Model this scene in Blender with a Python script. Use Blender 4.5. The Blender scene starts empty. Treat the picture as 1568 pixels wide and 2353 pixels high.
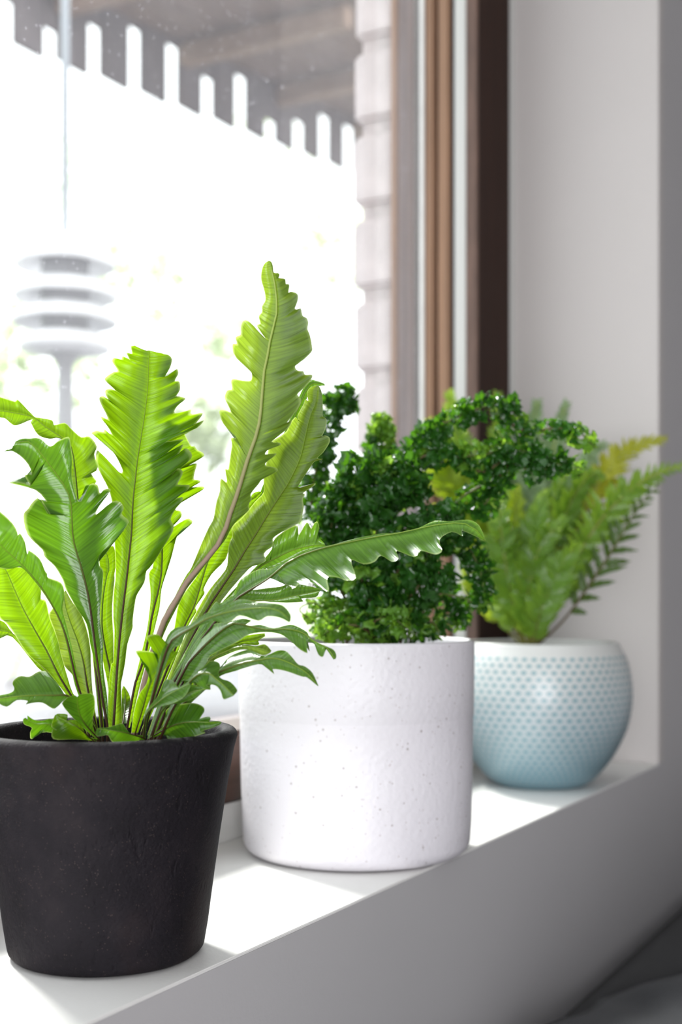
import bpy, bmesh, math, random
from math import sin, cos, pi, radians
from mathutils import Vector, Matrix, noise

S = bpy.context.scene
COL = S.collection
random.seed(7)
SILL = 0.95                       # height of the sill top above the room floor
CAM_H = SILL + 0.233

# ------------------------------------------------------------------ camera
YAW = radians(28.52)              # optical axis turned from the wall direction (+X) towards the window (+Y)
cd = bpy.data.cameras.new('camera')
cd.sensor_fit = 'HORIZONTAL'; cd.sensor_width = 24.0
cd.lens = 2950.0/1568*24
cd.shift_y = 183.5/1568
cd.clip_start = 0.02; cd.clip_end = 200
cd.dof.use_dof = True; cd.dof.focus_distance = 0.86; cd.dof.aperture_fstop = 5.2
cam = bpy.data.objects.new('camera', cd); COL.objects.link(cam)
cam.location = (0, 0, CAM_H)
cam.rotation_euler = (radians(90), 0, YAW - radians(90))
S.camera = cam

# ------------------------------------------------------------------ world, lights, exposure
W = bpy.data.worlds.new('sky'); S.world = W; W.use_nodes = True
bg = W.node_tree.nodes['Background']
bg.inputs[0].default_value = (0.95, 0.98, 1.0, 1); bg.inputs[1].default_value = 3.0
def area(name, loc, rot, sx, sy, power, color, portal=False):
    l = bpy.data.lights.new(name, 'AREA'); l.shape = 'RECTANGLE'; l.size = sx; l.size_y = sy
    l.energy = power; l.color = color
    o = bpy.data.objects.new(name, l); COL.objects.link(o); o.location = loc; o.rotation_euler = rot
    if portal: l.cycles.is_portal = True
    return o
area('window_portal', (0.42, 0.82, SILL+0.70), (radians(-90), 0, 0), 2.5, 1.5, 1, (1, 1, 1), True)
# added room fill light, set in an unseen opening in the left wall
area('room_fill_light', (-1.27, -0.75, 1.30), (0, radians(-90), 0), 1.3, 1.3, 48, (0.97, 0.96, 1.0))
sun = bpy.data.lights.new('veiled_sun', 'SUN'); sun.energy = 9.5; sun.angle = radians(11); sun.color = (1, 0.98, 0.94)
so = bpy.data.objects.new('veiled_sun', sun); COL.objects.link(so); so.location = (5, 6, 8)
so.rotation_euler = Vector((-0.32, -0.62, -0.70)).to_track_quat('-Z', 'Y').to_euler()
vs = S.view_settings
vs.view_transform = 'Standard'; vs.look = 'None'; vs.exposure = 0.0; vs.gamma = 1.0; vs.use_curve_mapping = False
cy = S.cycles
cy.use_denoising = True; cy.max_bounces = 10; cy.diffuse_bounces = 5; cy.transmission_bounces = 8
cy.transparent_max_bounces = 16; cy.sample_clamp_indirect = 6; cy.caustics_reflective = False; cy.caustics_refractive = False

# ------------------------------------------------------------------ materials
def mat(name):
    m = bpy.data.materials.new(name); m.use_nodes = True
    return m, m.node_tree, m.node_tree.nodes['Principled BSDF']
def N(t, kind, **kw):
    n = t.nodes.new(kind)
    for k, v in kw.items():
        if k in n.inputs: n.inputs[k].default_value = v
        else: setattr(n, k, v)
    return n
def ramp(t, fac, stops):
    r = t.nodes.new('ShaderNodeValToRGB'); e = r.color_ramp.elements
    while len(e) < len(stops): e.new(0.5)
    for i, (p, c) in enumerate(stops): e[i].position = p; e[i].color = (*c, 1)
    t.links.new(fac, r.inputs[0]); return r.outputs[0]
def math_(t, op, a, b=None):
    n = t.nodes.new('ShaderNodeMath'); n.operation = op
    for i, v in enumerate((a, b)):
        if v is None: continue
        if isinstance(v, (int, float)): n.inputs[i].default_value = v
        else: t.links.new(v, n.inputs[i])
    return n.outputs[0]
def mixc(t, fac, a, b):
    n = t.nodes.new('ShaderNodeMix'); n.data_type = 'RGBA'
    if isinstance(fac, (int, float)): n.inputs[0].default_value = fac
    else: t.links.new(fac, n.inputs[0])
    for i, v in ((6, a), (7, b)):
        if isinstance(v, tuple): n.inputs[i].default_value = (*v, 1)
        else: t.links.new(v, n.inputs[i])
    return n.outputs[2]
def bump(t, b, height, strength, dist):
    n = N(t, 'ShaderNodeBump', Strength=strength, Distance=dist)
    t.links.new(height, n.inputs['Height']); t.links.new(n.outputs[0], b.inputs['Normal'])
def objco(t): return t.nodes.new('ShaderNodeTexCoord').outputs['Object']
def noise_(t, co, scale, detail=3, rough=0.55):
    n = N(t, 'ShaderNodeTexNoise', Scale=scale, Detail=detail, Roughness=rough)
    t.links.new(co, n.inputs['Vector']); return n.outputs['Fac']
def voro(t, co, scale):
    n = N(t, 'ShaderNodeTexVoronoi', Scale=scale); t.links.new(co, n.inputs['Vector']); return n

def plain(name, col, rough=0.6, nscale=None, namt=0.15, bscale=None, bstr=0.3, bdist=0.001, spec=0.5):
    m, t, b = mat(name); co = objco(t)
    b.inputs['Roughness'].default_value = rough; b.inputs['Specular IOR Level'].default_value = spec
    if nscale:
        f = noise_(t, co, nscale)
        c2 = tuple(max(0, c*(1-namt)) for c in col); c3 = tuple(min(1, c*(1+namt)) for c in col)
        t.links.new(ramp(t, f, [(0.3, c2), (0.7, c3)]), b.inputs['Base Color'])
    else: b.inputs['Base Color'].default_value = (*col, 1)
    if bscale: bump(t, b, noise_(t, co, bscale, 4), bstr, bdist)
    return m
M = {}
M['wall'] = plain('wall_paint', (0.48, 0.47, 0.475), 0.75, 3, 0.02, 260, 0.25, 0.0006)
M['jamb'] = plain('jamb_paint', (0.53, 0.50, 0.485), 0.6, 3, 0.02, 180, 0.15, 0.0005)
M['sill'] = plain('sill_paint', (0.80, 0.79, 0.77), 0.5, 6, 0.03, 240, 0.3, 0.0006)
M['ceiling'] = plain('ceiling_paint', (0.7, 0.7, 0.7), 0.8)
M['floor'] = plain('dark_floor_boards', (0.10, 0.08, 0.07), 0.5, 8, 0.3)
M['seal'] = plain('pale_weather_strip', (0.56, 0.56, 0.54), 0.6)
M['gasket'] = plain('black_gasket', (0.02, 0.02, 0.025), 0.6)
M['putty'] = plain('white_putty', (0.80, 0.79, 0.77), 0.6, 30, 0.05)
def wood(name, ca, cb, rough=0.45, stretch=(30, 30, 1.2), spec=0.5):
    m, t, b = mat(name); co = objco(t)
    mp = N(t, 'ShaderNodeMapping'); mp.inputs['Scale'].default_value = stretch; t.links.new(co, mp.inputs[0])
    f = noise_(t, mp.outputs[0], 3.0, 6, 0.65)
    t.links.new(ramp(t, f, [(0.3, ca), (0.7, cb)]), b.inputs['Base Color'])
    b.inputs['Roughness'].default_value = rough; b.inputs['Specular IOR Level'].default_value = spec; bump(t, b, f, 0.25, 0.0008); return m
M['dark_wood'] = wood('dark_stained_timber', (0.020, 0.0075, 0.004), (0.040, 0.0155, 0.009), 0.6, spec=0.15)
M['dark_wood_rail'] = wood('dark_stained_timber_rail', (0.055, 0.024, 0.015), (0.11, 0.048, 0.032), 0.4, (1.2, 30, 30))
M['lit_worn_wood'] = wood('lit_worn_timber', (0.060, 0.030, 0.020), (0.15, 0.082, 0.058), 0.5, (30, 30, 4))  # dark timber with outdoor light painted into its colour, and some wear
M['wood'] = wood('mid_brown_timber', (0.20, 0.105, 0.055), (0.33, 0.18, 0.10))
M['ext_wood'] = wood('weathered_outer_frame', (0.10, 0.075, 0.07), (0.16, 0.12, 0.115), 0.7)
M['deck_wood'] = wood('deck_timber', (0.050, 0.042, 0.046), (0.10, 0.08, 0.08), 0.8, (6, 6, 1.5))
M['beam_wood'] = wood('beam_timber', (0.17, 0.11, 0.08), (0.27, 0.18, 0.13), 0.8, (6, 1.5, 6))
M['plank_wood'] = wood('plank_timber', (0.095, 0.060, 0.047), (0.17, 0.11, 0.085), 0.8, (1.5, 6, 6))
M['mortar'] = plain('mortar', (0.52, 0.46, 0.455), 0.95, 60, 0.2, 200, 0.6, 0.002)
M['brick'] = plain('pale_brick', (0.58, 0.515, 0.515), 0.9, 25, 0.10, 90, 0.5, 0.002)
M['paving'] = plain('grey_paving', (0.10, 0.10, 0.11), 0.8, 3, 0.35)
M['grass'] = plain('grass_bank', (0.34, 0.42, 0.22), 0.9, 1.5, 0.4)
M['lantern'] = plain('pale_glazed_stoneware', (0.72, 0.72, 0.74), 0.5, 20, 0.1)
M['lantern_dark'] = plain('dark_stoneware', (0.30, 0.30, 0.31), 0.6)
M['steel'] = plain('galvanised_steel', (0.35, 0.38, 0.42), 0.4)
M['bark'] = plain('bark', (0.16, 0.12, 0.09), 0.9, 40, 0.3)

# dusty glass: clear pane with a thin translucent film of dust and small specks
m, t, b = mat('dusty_glass'); t.nodes.remove(b); co = objco(t)
out = t.nodes['Material Output']
tr = N(t, 'ShaderNodeBsdfTransparent'); tr.inputs[0].default_value = (0.97, 0.985, 0.98, 1)
tl = N(t, 'ShaderNodeBsdfTranslucent'); tl.inputs[0].default_value = (0.88, 0.86, 0.96, 1)
gl = N(t, 'ShaderNodeBsdfGlossy', Roughness=0.02); gl.inputs[0].default_value = (1, 1, 1, 1)
v1 = voro(t, co, 120); v2 = voro(t, co, 40)
sp = math_(t, 'LESS_THAN', v1.outputs['Distance'], 0.13)
sp2 = math_(t, 'LESS_THAN', v2.outputs['Distance'], 0.055)
film = math_(t, 'MULTIPLY', noise_(t, co, 2.2, 5, 0.6), 0.07)
fac = math_(t, 'MINIMUM', math_(t, 'ADD', math_(t, 'ADD', film, math_(t, 'MULTIPLY', sp, 0.06)), math_(t, 'MULTIPLY', sp2, 0.15)), 0.6)
mx = t.nodes.new('ShaderNodeMixShader'); t.links.new(fac, mx.inputs[0]); t.links.new(tr.outputs[0], mx.inputs[1]); t.links.new(tl.outputs[0], mx.inputs[2])
fr = N(t, 'ShaderNodeLayerWeight', Blend=0.5)
schl = math_(t, 'ADD', math_(t, 'MULTIPLY', math_(t, 'POWER', fr.outputs['Facing'], 5.0), 0.75), 0.03)
mx2 = t.nodes.new('ShaderNodeMixShader'); t.links.new(schl, mx2.inputs[0]); t.links.new(mx.outputs[0], mx2.inputs[1]); t.links.new(gl.outputs[0], mx2.inputs[2])
t.links.new(mx2.outputs[0], out.inputs[0]); M['glass'] = m

# charcoal stoneware: grain, pale and rusty specks, pits
m, t, b = mat('charcoal_stoneware'); co = objco(t)
base = ramp(t, noise_(t, co, 22, 5, 0.65), [(0.25, (0.006, 0.005, 0.0065)), (0.5, (0.011, 0.009, 0.0118)), (0.75, (0.021, 0.0165, 0.019))])
rust = ramp(t, noise_(t, co, 9, 4, 0.6), [(0.52, (0, 0, 0)), (0.72, (1, 1, 1))])
base = mixc(t, math_(t, 'MULTIPLY', rust, 0.45), base, (0.028, 0.015, 0.012))
vs1 = voro(t, co, 640); s1 = math_(t, 'LESS_THAN', vs1.outputs['Distance'], 0.16)
wn = noise_(t, co, 160, 2); s1 = math_(t, 'MULTIPLY', s1, math_(t, 'GREATER_THAN', wn, 0.55))
base = mixc(t, math_(t, 'MULTIPLY', s1, 0.5), base, (0.16, 0.12, 0.105))
t.links.new(base, b.inputs['Base Color']); b.inputs['Roughness'].default_value = 0.7; b.inputs['Specular IOR Level'].default_value = 0.15
mp = N(t, 'ShaderNodeMapping'); mp.inputs['Scale'].default_value = (1, 1, 0.45); t.links.new(co, mp.inputs[0])
pit = ramp(t, noise_(t, mp.outputs[0], 95, 3, 0.6), [(0.28, (0, 0, 0)), (0.40, (1, 1, 1))])
h = math_(t, 'ADD', math_(t, 'MULTIPLY', noise_(t, co, 330, 4, 0.7), 0.7), math_(t, 'MULTIPLY', pit, 0.5))
bump(t, b, h, 1.0, 0.0016); M['charcoal'] = m

# speckled white stoneware with an orange-peel glaze and a bare band line
m, t, b = mat('speckled_white_glaze'); co = objco(t)
va = voro(t, co, 210); vb = voro(t, co, 95)
big = noise_(t, co, 14, 2)
s1 = math_(t, 'MULTIPLY', math_(t, 'LESS_THAN', va.outputs['Distance'], 0.17), math_(t, 'GREATER_THAN', noise_(t, co, 75, 1), 0.52))
s2 = math_(t, 'MULTIPLY', math_(t, 'LESS_THAN', vb.outputs['Distance'], 0.10), math_(t, 'GREATER_THAN', big, 0.40))
col = mixc(t, math_(t, 'MULTIPLY', s1, 0.42), (0.735, 0.712, 0.75), (0.40, 0.33, 0.31))
col = mixc(t, math_(t, 'MULTIPLY', s2, 0.60), col, (0.27, 0.22, 0.20))
sep = N(t, 'ShaderNodeSeparateXYZ'); t.links.new(co, sep.inputs[0])
upper = math_(t, 'GREATER_THAN', sep.outputs['Z'], 0.1235)
col = mixc(t, math_(t, 'MULTIPLY', upper, 0.16), col, (0.54, 0.525, 0.545))
t.links.new(col, b.inputs['Base Color']); b.inputs['Roughness'].default_value = 0.45
bump(t, b, noise_(t, co, 210, 2, 0.4), 0.55, 0.0011); M['white_glaze'] = m
M['white_glaze_in'] = plain('white_glaze_inside', (0.78, 0.77, 0.75), 0.4)

# glazed bowl with rows of teal dots (UV: around, along the profile)
m, t, b = mat('dotted_glaze')
uv = t.nodes.new('ShaderNodeTexCoord').outputs['UV']
sep = N(t, 'ShaderNodeSeparateXYZ'); t.links.new(uv, sep.inputs[0])
ROWS, COLS = 24.0, 58.0
vv = math_(t, 'MULTIPLY', sep.outputs['Y'], ROWS); row = math_(t, 'FLOOR', vv)
uu = math_(t, 'ADD', math_(t, 'MULTIPLY', sep.outputs['X'], COLS), math_(t, 'MULTIPLY', row, 0.5))
fx = math_(t, 'SUBTRACT', math_(t, 'FRACT', uu), 0.5); fy = math_(t, 'SUBTRACT', math_(t, 'FRACT', vv), 0.5)
d = math_(t, 'SQRT', math_(t, 'ADD', math_(t, 'MULTIPLY', fx, fx), math_(t, 'MULTIPLY', fy, fy)))
dot = ramp(t, d, [(0.22, (1, 1, 1)), (0.34, (0, 0, 0))])
band = math_(t, 'LESS_THAN', sep.outputs['Y'], 0.965)
dotf = math_(t, 'MULTIPLY', dot, band)
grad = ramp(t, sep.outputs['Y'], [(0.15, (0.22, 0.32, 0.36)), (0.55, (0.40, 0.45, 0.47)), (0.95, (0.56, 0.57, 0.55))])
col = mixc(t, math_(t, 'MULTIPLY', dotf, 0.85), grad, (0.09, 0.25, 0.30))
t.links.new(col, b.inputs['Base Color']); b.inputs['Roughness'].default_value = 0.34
b.inputs['Coat Weight'].default_value = 0.06; b.inputs['Coat Roughness'].default_value = 0.08
inv = math_(t, 'SUBTRACT', 1.0, dotf); bump(t, b, inv, 0.25, 0.0006); M['dotted'] = m

M['soil'] = plain('dark_soil', (0.030, 0.022, 0.016), 0.95, 120, 0.7, 180, 1.0, 0.003)
M['bark_soil'] = plain('bark_chip_soil', (0.075, 0.038, 0.026), 0.95, 90, 0.7, 140, 1.0, 0.003)
M['chip'] = plain('bark_chip', (0.14, 0.065, 0.040), 0.9, 60, 0.4)

# leaves: principled surface and translucent body, fine side veins from the leaf's own coordinates
def leaf(name, refl, trans, tw=0.5, rough=0.35, vein=620.0, slant=0.04, bs=0.5, spec=0.5, margin=False):
    m, t, b = mat(name); out = t.nodes['Material Output']
    at = N(t, 'ShaderNodeAttribute'); at.attribute_name = 'leaf_uv'
    sep = N(t, 'ShaderNodeSeparateXYZ'); t.links.new(at.outputs['Vector'], sep.inputs[0])
    a = math_(t, 'ABSOLUTE', sep.outputs['X'])
    k = math_(t, 'SUBTRACT', sep.outputs['Y'], math_(t, 'MULTIPLY', a, slant))
    cx = N(t, 'ShaderNodeCombineXYZ'); t.links.new(math_(t, 'MULTIPLY', k, vein), cx.inputs[0])
    t.links.new(math_(t, 'MULTIPLY', a, 18.0), cx.inputs[1]); t.links.new(math_(t, 'SIGN', sep.outputs['X']), cx.inputs[2])
    f = noise_(t, cx.outputs[0], 1.0, 2, 0.5)
    big = noise_(t, objco(t), 35, 2)
    v = ramp(t, f, [(0.30, (0, 0, 0)), (0.62, (1, 1, 1))])
    dk = lambda c, q: tuple(x*q for x in c)
    c1 = mixc(t, v, dk(refl, 0.66), dk(refl, 1.12)); c2 = mixc(t, v, dk(trans, 0.55), dk(trans, 1.10))
    c1 = mixc(t, math_(t, 'MULTIPLY', big, 0.5), c1, dk(refl, 0.7)); c2 = mixc(t, math_(t, 'MULTIPLY', big, 0.45), c2, dk(trans, 0.72))
    if margin:                    # thin paler rim along the blade's edge
        mg = ramp(t, sep.outputs['Z'], [(0.93, (0, 0, 0)), (1.0, (1, 1, 1))])
        c1 = mixc(t, math_(t, 'MULTIPLY', mg, 0.8), c1, (0.30, 0.40, 0.12)); c2 = mixc(t, math_(t, 'MULTIPLY', mg, 0.8), c2, (0.62, 0.74, 0.20))
    t.links.new(c1, b.inputs['Base Color']); b.inputs['Roughness'].default_value = rough; b.inputs['Specular IOR Level'].default_value = spec
    bump(t, b, f, bs, 0.0006)
    tl = N(t, 'ShaderNodeBsdfTranslucent'); t.links.new(c2, tl.inputs[0])
    mx = t.nodes.new('ShaderNodeMixShader'); mx.inputs[0].default_value = tw
    t.links.new(b.outputs[0], mx.inputs[1]); t.links.new(tl.outputs[0], mx.inputs[2]); t.links.new(mx.outputs[0], out.inputs[0])
    return m
M['young'] = leaf('young_frond', (0.05, 0.14, 0.005), (0.255, 0.455, 0.002), 0.58, 0.3, spec=0.35, margin=True)
M['mature'] = leaf('mature_frond', (0.05, 0.145, 0.012), (0.13, 0.30, 0.004), 0.42, 0.2, spec=0.6, margin=True)
M['arched'] = leaf('arching_frond', (0.085, 0.20, 0.028), (0.17, 0.36, 0.008), 0.36, 0.2, spec=0.7, margin=True)
M['pale'] = leaf('pale_frond', (0.10, 0.19, 0.022), (0.32, 0.47, 0.025), 0.52, 0.26, margin=True)
M['curly'] = leaf('curly_leaflet', (0.026, 0.11, 0.014), (0.13, 0.36, 0.010), 0.40, 0.18, 500)
M['curly_young'] = leaf('young_curly_leaflet', (0.14, 0.32, 0.035), (0.42, 0.70, 0.05), 0.5, 0.3, 500)
M['pinna'] = leaf('fern_pinna', (0.17, 0.33, 0.045), (0.46, 0.66, 0.05), 0.5, 0.25, 600)
M['pinna_yellow'] = leaf('yellow_fern_pinna', (0.30, 0.42, 0.03), (0.52, 0.68, 0.03), 0.5, 0.4, 600)
M['pinna_lime'] = M['pinna_yellow']
M['pinna_yellow'] = leaf('golden_fern_pinna', (0.44, 0.46, 0.03), (0.66, 0.70, 0.03), 0.5, 0.4, 600)
M['pinna_grey'] = leaf('grey_green_pinna', (0.24, 0.36, 0.17), (0.36, 0.52, 0.20), 0.4, 0.35, 600)
M['pinna_dark'] = leaf('dark_fern_pinna', (0.07, 0.14, 0.025), (0.20, 0.32, 0.03), 0.45, 0.4, 600)
M['garden_leaf'] = leaf('garden_leaf', (0.42, 0.48, 0.34), (0.64, 0.72, 0.46), 0.6, 0.6, 60)
def ribmat(name, base, tip):
    m, t, b = mat(name); at = N(t, 'ShaderNodeAttribute'); at.attribute_name = 'leaf_uv'
    sep = N(t, 'ShaderNodeSeparateXYZ'); t.links.new(at.outputs['Vector'], sep.inputs[0])
    t.links.new(ramp(t, sep.outputs['Z'], [(0.0, base), (0.30, base), (0.85, tip)]), b.inputs['Base Color'])
    b.inputs['Roughness'].default_value = 0.55; b.inputs['Specular IOR Level'].default_value = 0.25; return m
M['rib_dark'] = ribmat('dark_midrib', (0.040, 0.017, 0.007), (0.16, 0.26, 0.02))
M['rib_pale'] = ribmat('pale_midrib', (0.24, 0.17, 0.125), (0.28, 0.36, 0.08))
M['stalk'] = ribmat('yellow_green_stalk', (0.20, 0.20, 0.05), (0.33, 0.38, 0.07))
M['stalk_dark'] = ribmat('brown_stalk', (0.10, 0.07, 0.03), (0.10, 0.15, 0.03))
def cloth(name, col, sc):
    m, t, b = mat(name); co = objco(t)
    wv = N(t, 'ShaderNodeTexWave', Scale=sc, Distortion=1.5); wv.bands_direction = 'X'; t.links.new(co, wv.inputs[0])
    wv2 = N(t, 'ShaderNodeTexWave', Scale=sc, Distortion=1.5); wv2.bands_direction = 'Y'; t.links.new(co, wv2.inputs[0])
    f = math_(t, 'MULTIPLY', math_(t, 'ADD', wv.outputs['Fac'], wv2.outputs['Fac']), 0.5)
    f2 = math_(t, 'ADD', math_(t, 'MULTIPLY', f, 0.6), math_(t, 'MULTIPLY', noise_(t, co, 300, 3), 0.4))
    t.links.new(ramp(t, f2, [(0.2, tuple(c*0.5 for c in col)), (0.8, tuple(c*1.5 for c in col))]), b.inputs['Base Color'])
    b.inputs['Roughness'].default_value = 0.95; b.inputs['Specular IOR Level'].default_value = 0.1
    b.inputs['Sheen Weight'].default_value = 0.15
    bump(t, b, f2, 0.6, 0.001); return m
M['sofa'] = cloth('charcoal_upholstery', (0.010, 0.010, 0.012), 160)
M['throw'] = cloth('grey_woven_throw', (0.026, 0.027, 0.031), 130)

# ------------------------------------------------------------------ helpers
def link(name, me, material, parent=None, smooth=False, kind=None):
    o = bpy.data.objects.new(name, me); COL.objects.link(o)
    if material is not None and not me.materials: me.materials.append(material)
    if smooth:
        for p in me.polygons: p.use_smooth = True
    if parent: o.parent = parent
    if kind: o['kind'] = kind
    return o
def empty(name, loc, rz=0.0, kind=None):
    o = bpy.data.objects.new(name, None); COL.objects.link(o); o.location = loc; o.rotation_euler = (0, 0, rz)
    o.empty_display_size = 0.05
    if kind: o['kind'] = kind
    return o
def tag(o, label, cat, group=None):
    o['label'] = label; o['category'] = cat
    if group: o['group'] = group
    return o
def box_bm(bm, x0, x1, y0, y1, z0, z1, bev=0.0):
    r = bmesh.ops.create_cube(bm, size=1.0)
    for v in r['verts']:
        v.co = Vector(((x0+x1)/2 + v.co.x*(x1-x0), (y0+y1)/2 + v.co.y*(y1-y0), (z0+z1)/2 + v.co.z*(z1-z0)))
    if bev:
        ed = list({e for v in r['verts'] for e in v.link_edges})
        bmesh.ops.bevel(bm, geom=ed, offset=bev, segments=2, affect='EDGES')
def box(name, dims, material, parent=None, bev=0.0, kind=None):
    bm = bmesh.new(); box_bm(bm, *dims, bev)
    me = bpy.data.meshes.new(name); bm.to_mesh(me); bm.free()
    return link(name, me, material, parent, kind=kind)
def mesh(name, verts, faces, material, parent=None, smooth=True, kind=None):
    me = bpy.data.meshes.new(name); me.from_pydata(verts, [], faces); me.update()
    return link(name, me, material, parent, smooth, kind)
def lathe(name, prof, material, parent=None, seg=96, wob=0.0, smooth=True, closed=True):
    n = len(prof); vs_, fs, uvs = [], [], []
    ln = [0.0]
    for p, q in zip(prof, prof[1:]): ln.append(ln[-1] + math.dist(p, q))
    for i, (r, z) in enumerate(prof):
        for j in range(seg):
            a = 2*pi*j/seg
            k = 1 + (wob*noise.noise(Vector((cos(a)*2, sin(a)*2, z*14))) if wob else 0)
            vs_.append((r*k*cos(a), r*k*sin(a), z))
    for i in range(n-1):
        for j in range(seg):
            fs.append((i*seg+j, i*seg+(j+1) % seg, (i+1)*seg+(j+1) % seg, (i+1)*seg+j))
            uvs += [(j/seg, ln[i]), ((j+1)/seg, ln[i]), ((j+1)/seg, ln[i+1]), (j/seg, ln[i+1])]
    if closed:
        for k in (0, n-1):
            if prof[k][0] > 1e-5:
                f = tuple(k*seg+j for j in range(seg)); fs.append(f[::-1] if k == 0 else f); uvs += [(0, 0)]*seg
    me = bpy.data.meshes.new(name); me.from_pydata(vs_, [], fs)
    u = me.uv_layers.new(name='UVMap')
    for i, q in enumerate(uvs): u.data[i].uv = q
    me.update(); return link(name, me, material, parent, smooth)
def arc(cx, cz, r, a0, a1, n=6):
    return [(cx + r*cos(radians(a0+(a1-a0)*i/n)), cz + r*sin(radians(a0+(a1-a0)*i/n))) for i in range(n+1)]
def tube_data(pts, rad, seg=6):
    vs_, fs, n = [], [], len(pts)
    up = Vector((0.13, -0.9, 0.41))
    for i, p in enumerate(pts):
        tg = (pts[min(i+1, n-1)] - pts[max(i-1, 0)]).normalized()
        a = tg.cross(up).normalized(); b = tg.cross(a)
        for j in range(seg):
            q = 2*pi*j/seg; vs_.append(p + rad[i]*(a*cos(q) + b*sin(q)))
    for i in range(n-1):
        for j in range(seg):
            fs.append((i*seg+j, i*seg+(j+1) % seg, (i+1)*seg+(j+1) % seg, (i+1)*seg+j))
    fs.append(tuple(range(seg))[::-1]); fs.append(tuple((n-1)*seg+j for j in range(seg)))
    return vs_, fs
def leaf_attr(me, vals):
    a = me.attributes.new('leaf_uv', 'FLOAT_VECTOR', 'POINT')
    a.data.foreach_set('vector', [c for v in vals for c in v])
def tube(name, pts, rad, material, parent, seg=6):
    v, f = tube_data(pts, rad, seg)
    o = mesh(name, v, f, material, parent)
    n = len(pts); leaf_attr(o.data, [(0, 0, i/(n-1)) for i in range(n) for _ in range(seg)])
    return o
def catmull(P, k):
    """Points through P (Vectors), k steps a span."""
    out = []; n = len(P)
    for i in range(n-1):
        p0, p1, p2, p3 = P[max(i-1, 0)], P[i], P[i+1], P[min(i+2, n-1)]
        for j in range(k):
            s = j/k
            out.append(0.5*((2*p1) + (p2-p0)*s + (2*p0-5*p1+4*p2-p3)*s*s + (3*p1-p0-3*p2+p3)*s**3))
    out.append(P[-1].copy()); return out
RIGHT = Vector((sin(YAW), -cos(YAW), 0)); FWD = Vector((cos(YAW), sin(YAW), 0))
def spot(r, d):                   # a place on the floor plan: r to the right of the axis, d along it
    return RIGHT*r + FWD*d

# ------------------------------------------------------------------ the room
WY = 0.4516                       # room face of the window wall
XL, XR = -1.0, 1.735              # window opening
ZT = SILL + 1.40
RX0, RX1, RY0, RZ1 = -1.3, 3.0, -2.6, 2.62
box('floor', (RX0, RX1, RY0, WY+0.2, -0.1, 0), M['floor'], kind='structure')
box('ceiling', (RX0, RX1, RY0, WY+0.35, RZ1, RZ1+0.1), M['ceiling'], kind='structure')
bm = bmesh.new()
box_bm(bm, RX0, RX1, WY, 0.80, 0, SILL-0.002)
box_bm(bm, XR, RX1, WY, 0.80, SILL-0.002, RZ1)
box_bm(bm, RX0, XL, WY, 0.80, SILL-0.002, RZ1)
box_bm(bm, XL, XR, WY, 0.80, ZT, RZ1)
me = bpy.data.meshes.new('wall_front'); bm.to_mesh(me); bm.free(); link('wall_front', me, M['wall'], kind='structure')
bm = bmesh.new()
box_bm(bm, RX0-0.1, RX0, RY0, 0.80, 0, 0.6); box_bm(bm, RX0-0.1, RX0, RY0, 0.80, 2.0, RZ1)
box_bm(bm, RX0-0.1, RX0, RY0, -1.5, 0.6, 2.0); box_bm(bm, RX0-0.1, RX0, 0.0, 0.80, 0.6, 2.0)
me = bpy.data.meshes.new('wall_left'); bm.to_mesh(me); bm.free(); link('wall_left', me, M['wall'], kind='structure')
box('wall_back', (RX0, RX1, RY0-0.1, RY0, 0, RZ1), M['wall'], kind='structure')
box('wall_right', (RX1, RX1+0.1, RY0, 0.80, 0, RZ1), M['wall'], kind='structure')

# window: sill, reveal, frame members and pane
win = empty('window_1', ((XL+XR)/2, 0.70, SILL), kind='structure')
def wbox(name, d, material, bev=0.0015):
    cx, cy, cz = win.location
    return box(name, (d[0]-cx, d[1]-cx, d[2]-cy, d[3]-cy, d[4]-cz, d[5]-cz), material, win, bev)
wbox('window_sill', (XL, XR, WY+0.0004, 0.80, SILL-0.0025, SILL), M['sill'], 0.0006)
wbox('jamb_lining', (XR-0.004, XR+0.02, WY-0.0004, 0.664, SILL, ZT), M['jamb'], 0.001)
wbox('sill_upstand', (XL, XR-0.004, 0.664, 0.74, SILL, SILL+0.035), M['sill'], 0.002)
FX = 1.607                        # inner side of the right-hand post
wbox('post_front', (FX, XR, 0.664, 0.681, SILL, ZT), M['dark_wood'], 0.003)
wbox('post_lit_edge', (FX-0.0015, FX+0.004, 0.6635, 0.6805, SILL+0.036, ZT), M['lit_worn_wood'], 0.0015)  # added lighter strip: paints the light on the post's side, slightly worn
wbox('post_edge', (XR-0.010, XR-0.002, 0.658, 0.6645, SILL, ZT), M['seal'], 0.001)
wbox('weather_strip', (FX+0.0005, XR, 0.681, 0.698, SILL, ZT), M['seal'], 0.001)
wbox('gasket', (FX+0.006, XR, 0.698, 0.7047, SILL, ZT), M['gasket'], 0)
wbox('sash_stile', (FX, XR, 0.7047, 0.7229, SILL, ZT), M['wood'], 0.003)
wbox('groove', (FX+0.006, XR, 0.7229, 0.7275, SILL, ZT), M['dark_wood'], 0)
wbox('glazing_bead', (FX, XR, 0.7275, 0.7425, SILL, ZT), M['wood'], 0.003)
wbox('putty_line', (FX-0.003, XR, 0.7425, 0.7490, SILL, ZT), M['putty'], 0.001)
wbox('outer_post', (FX, XR, 0.7545, 0.784, SILL, ZT), M['ext_wood'], 0.002)
wbox('outer_lip', (FX-0.002, XR, 0.784, 0.794, SILL-0.03, ZT), M['wood'], 0.002)
wbox('bottom_rail', (XL, FX, 0.664, 0.736, SILL+0.035, SILL+0.102), M['dark_wood_rail'], 0.004)
wbox('rail_bead', (XL, FX, 0.736, 0.7490, SILL+0.03, SILL+0.098), M['putty'], 0.001)
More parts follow.
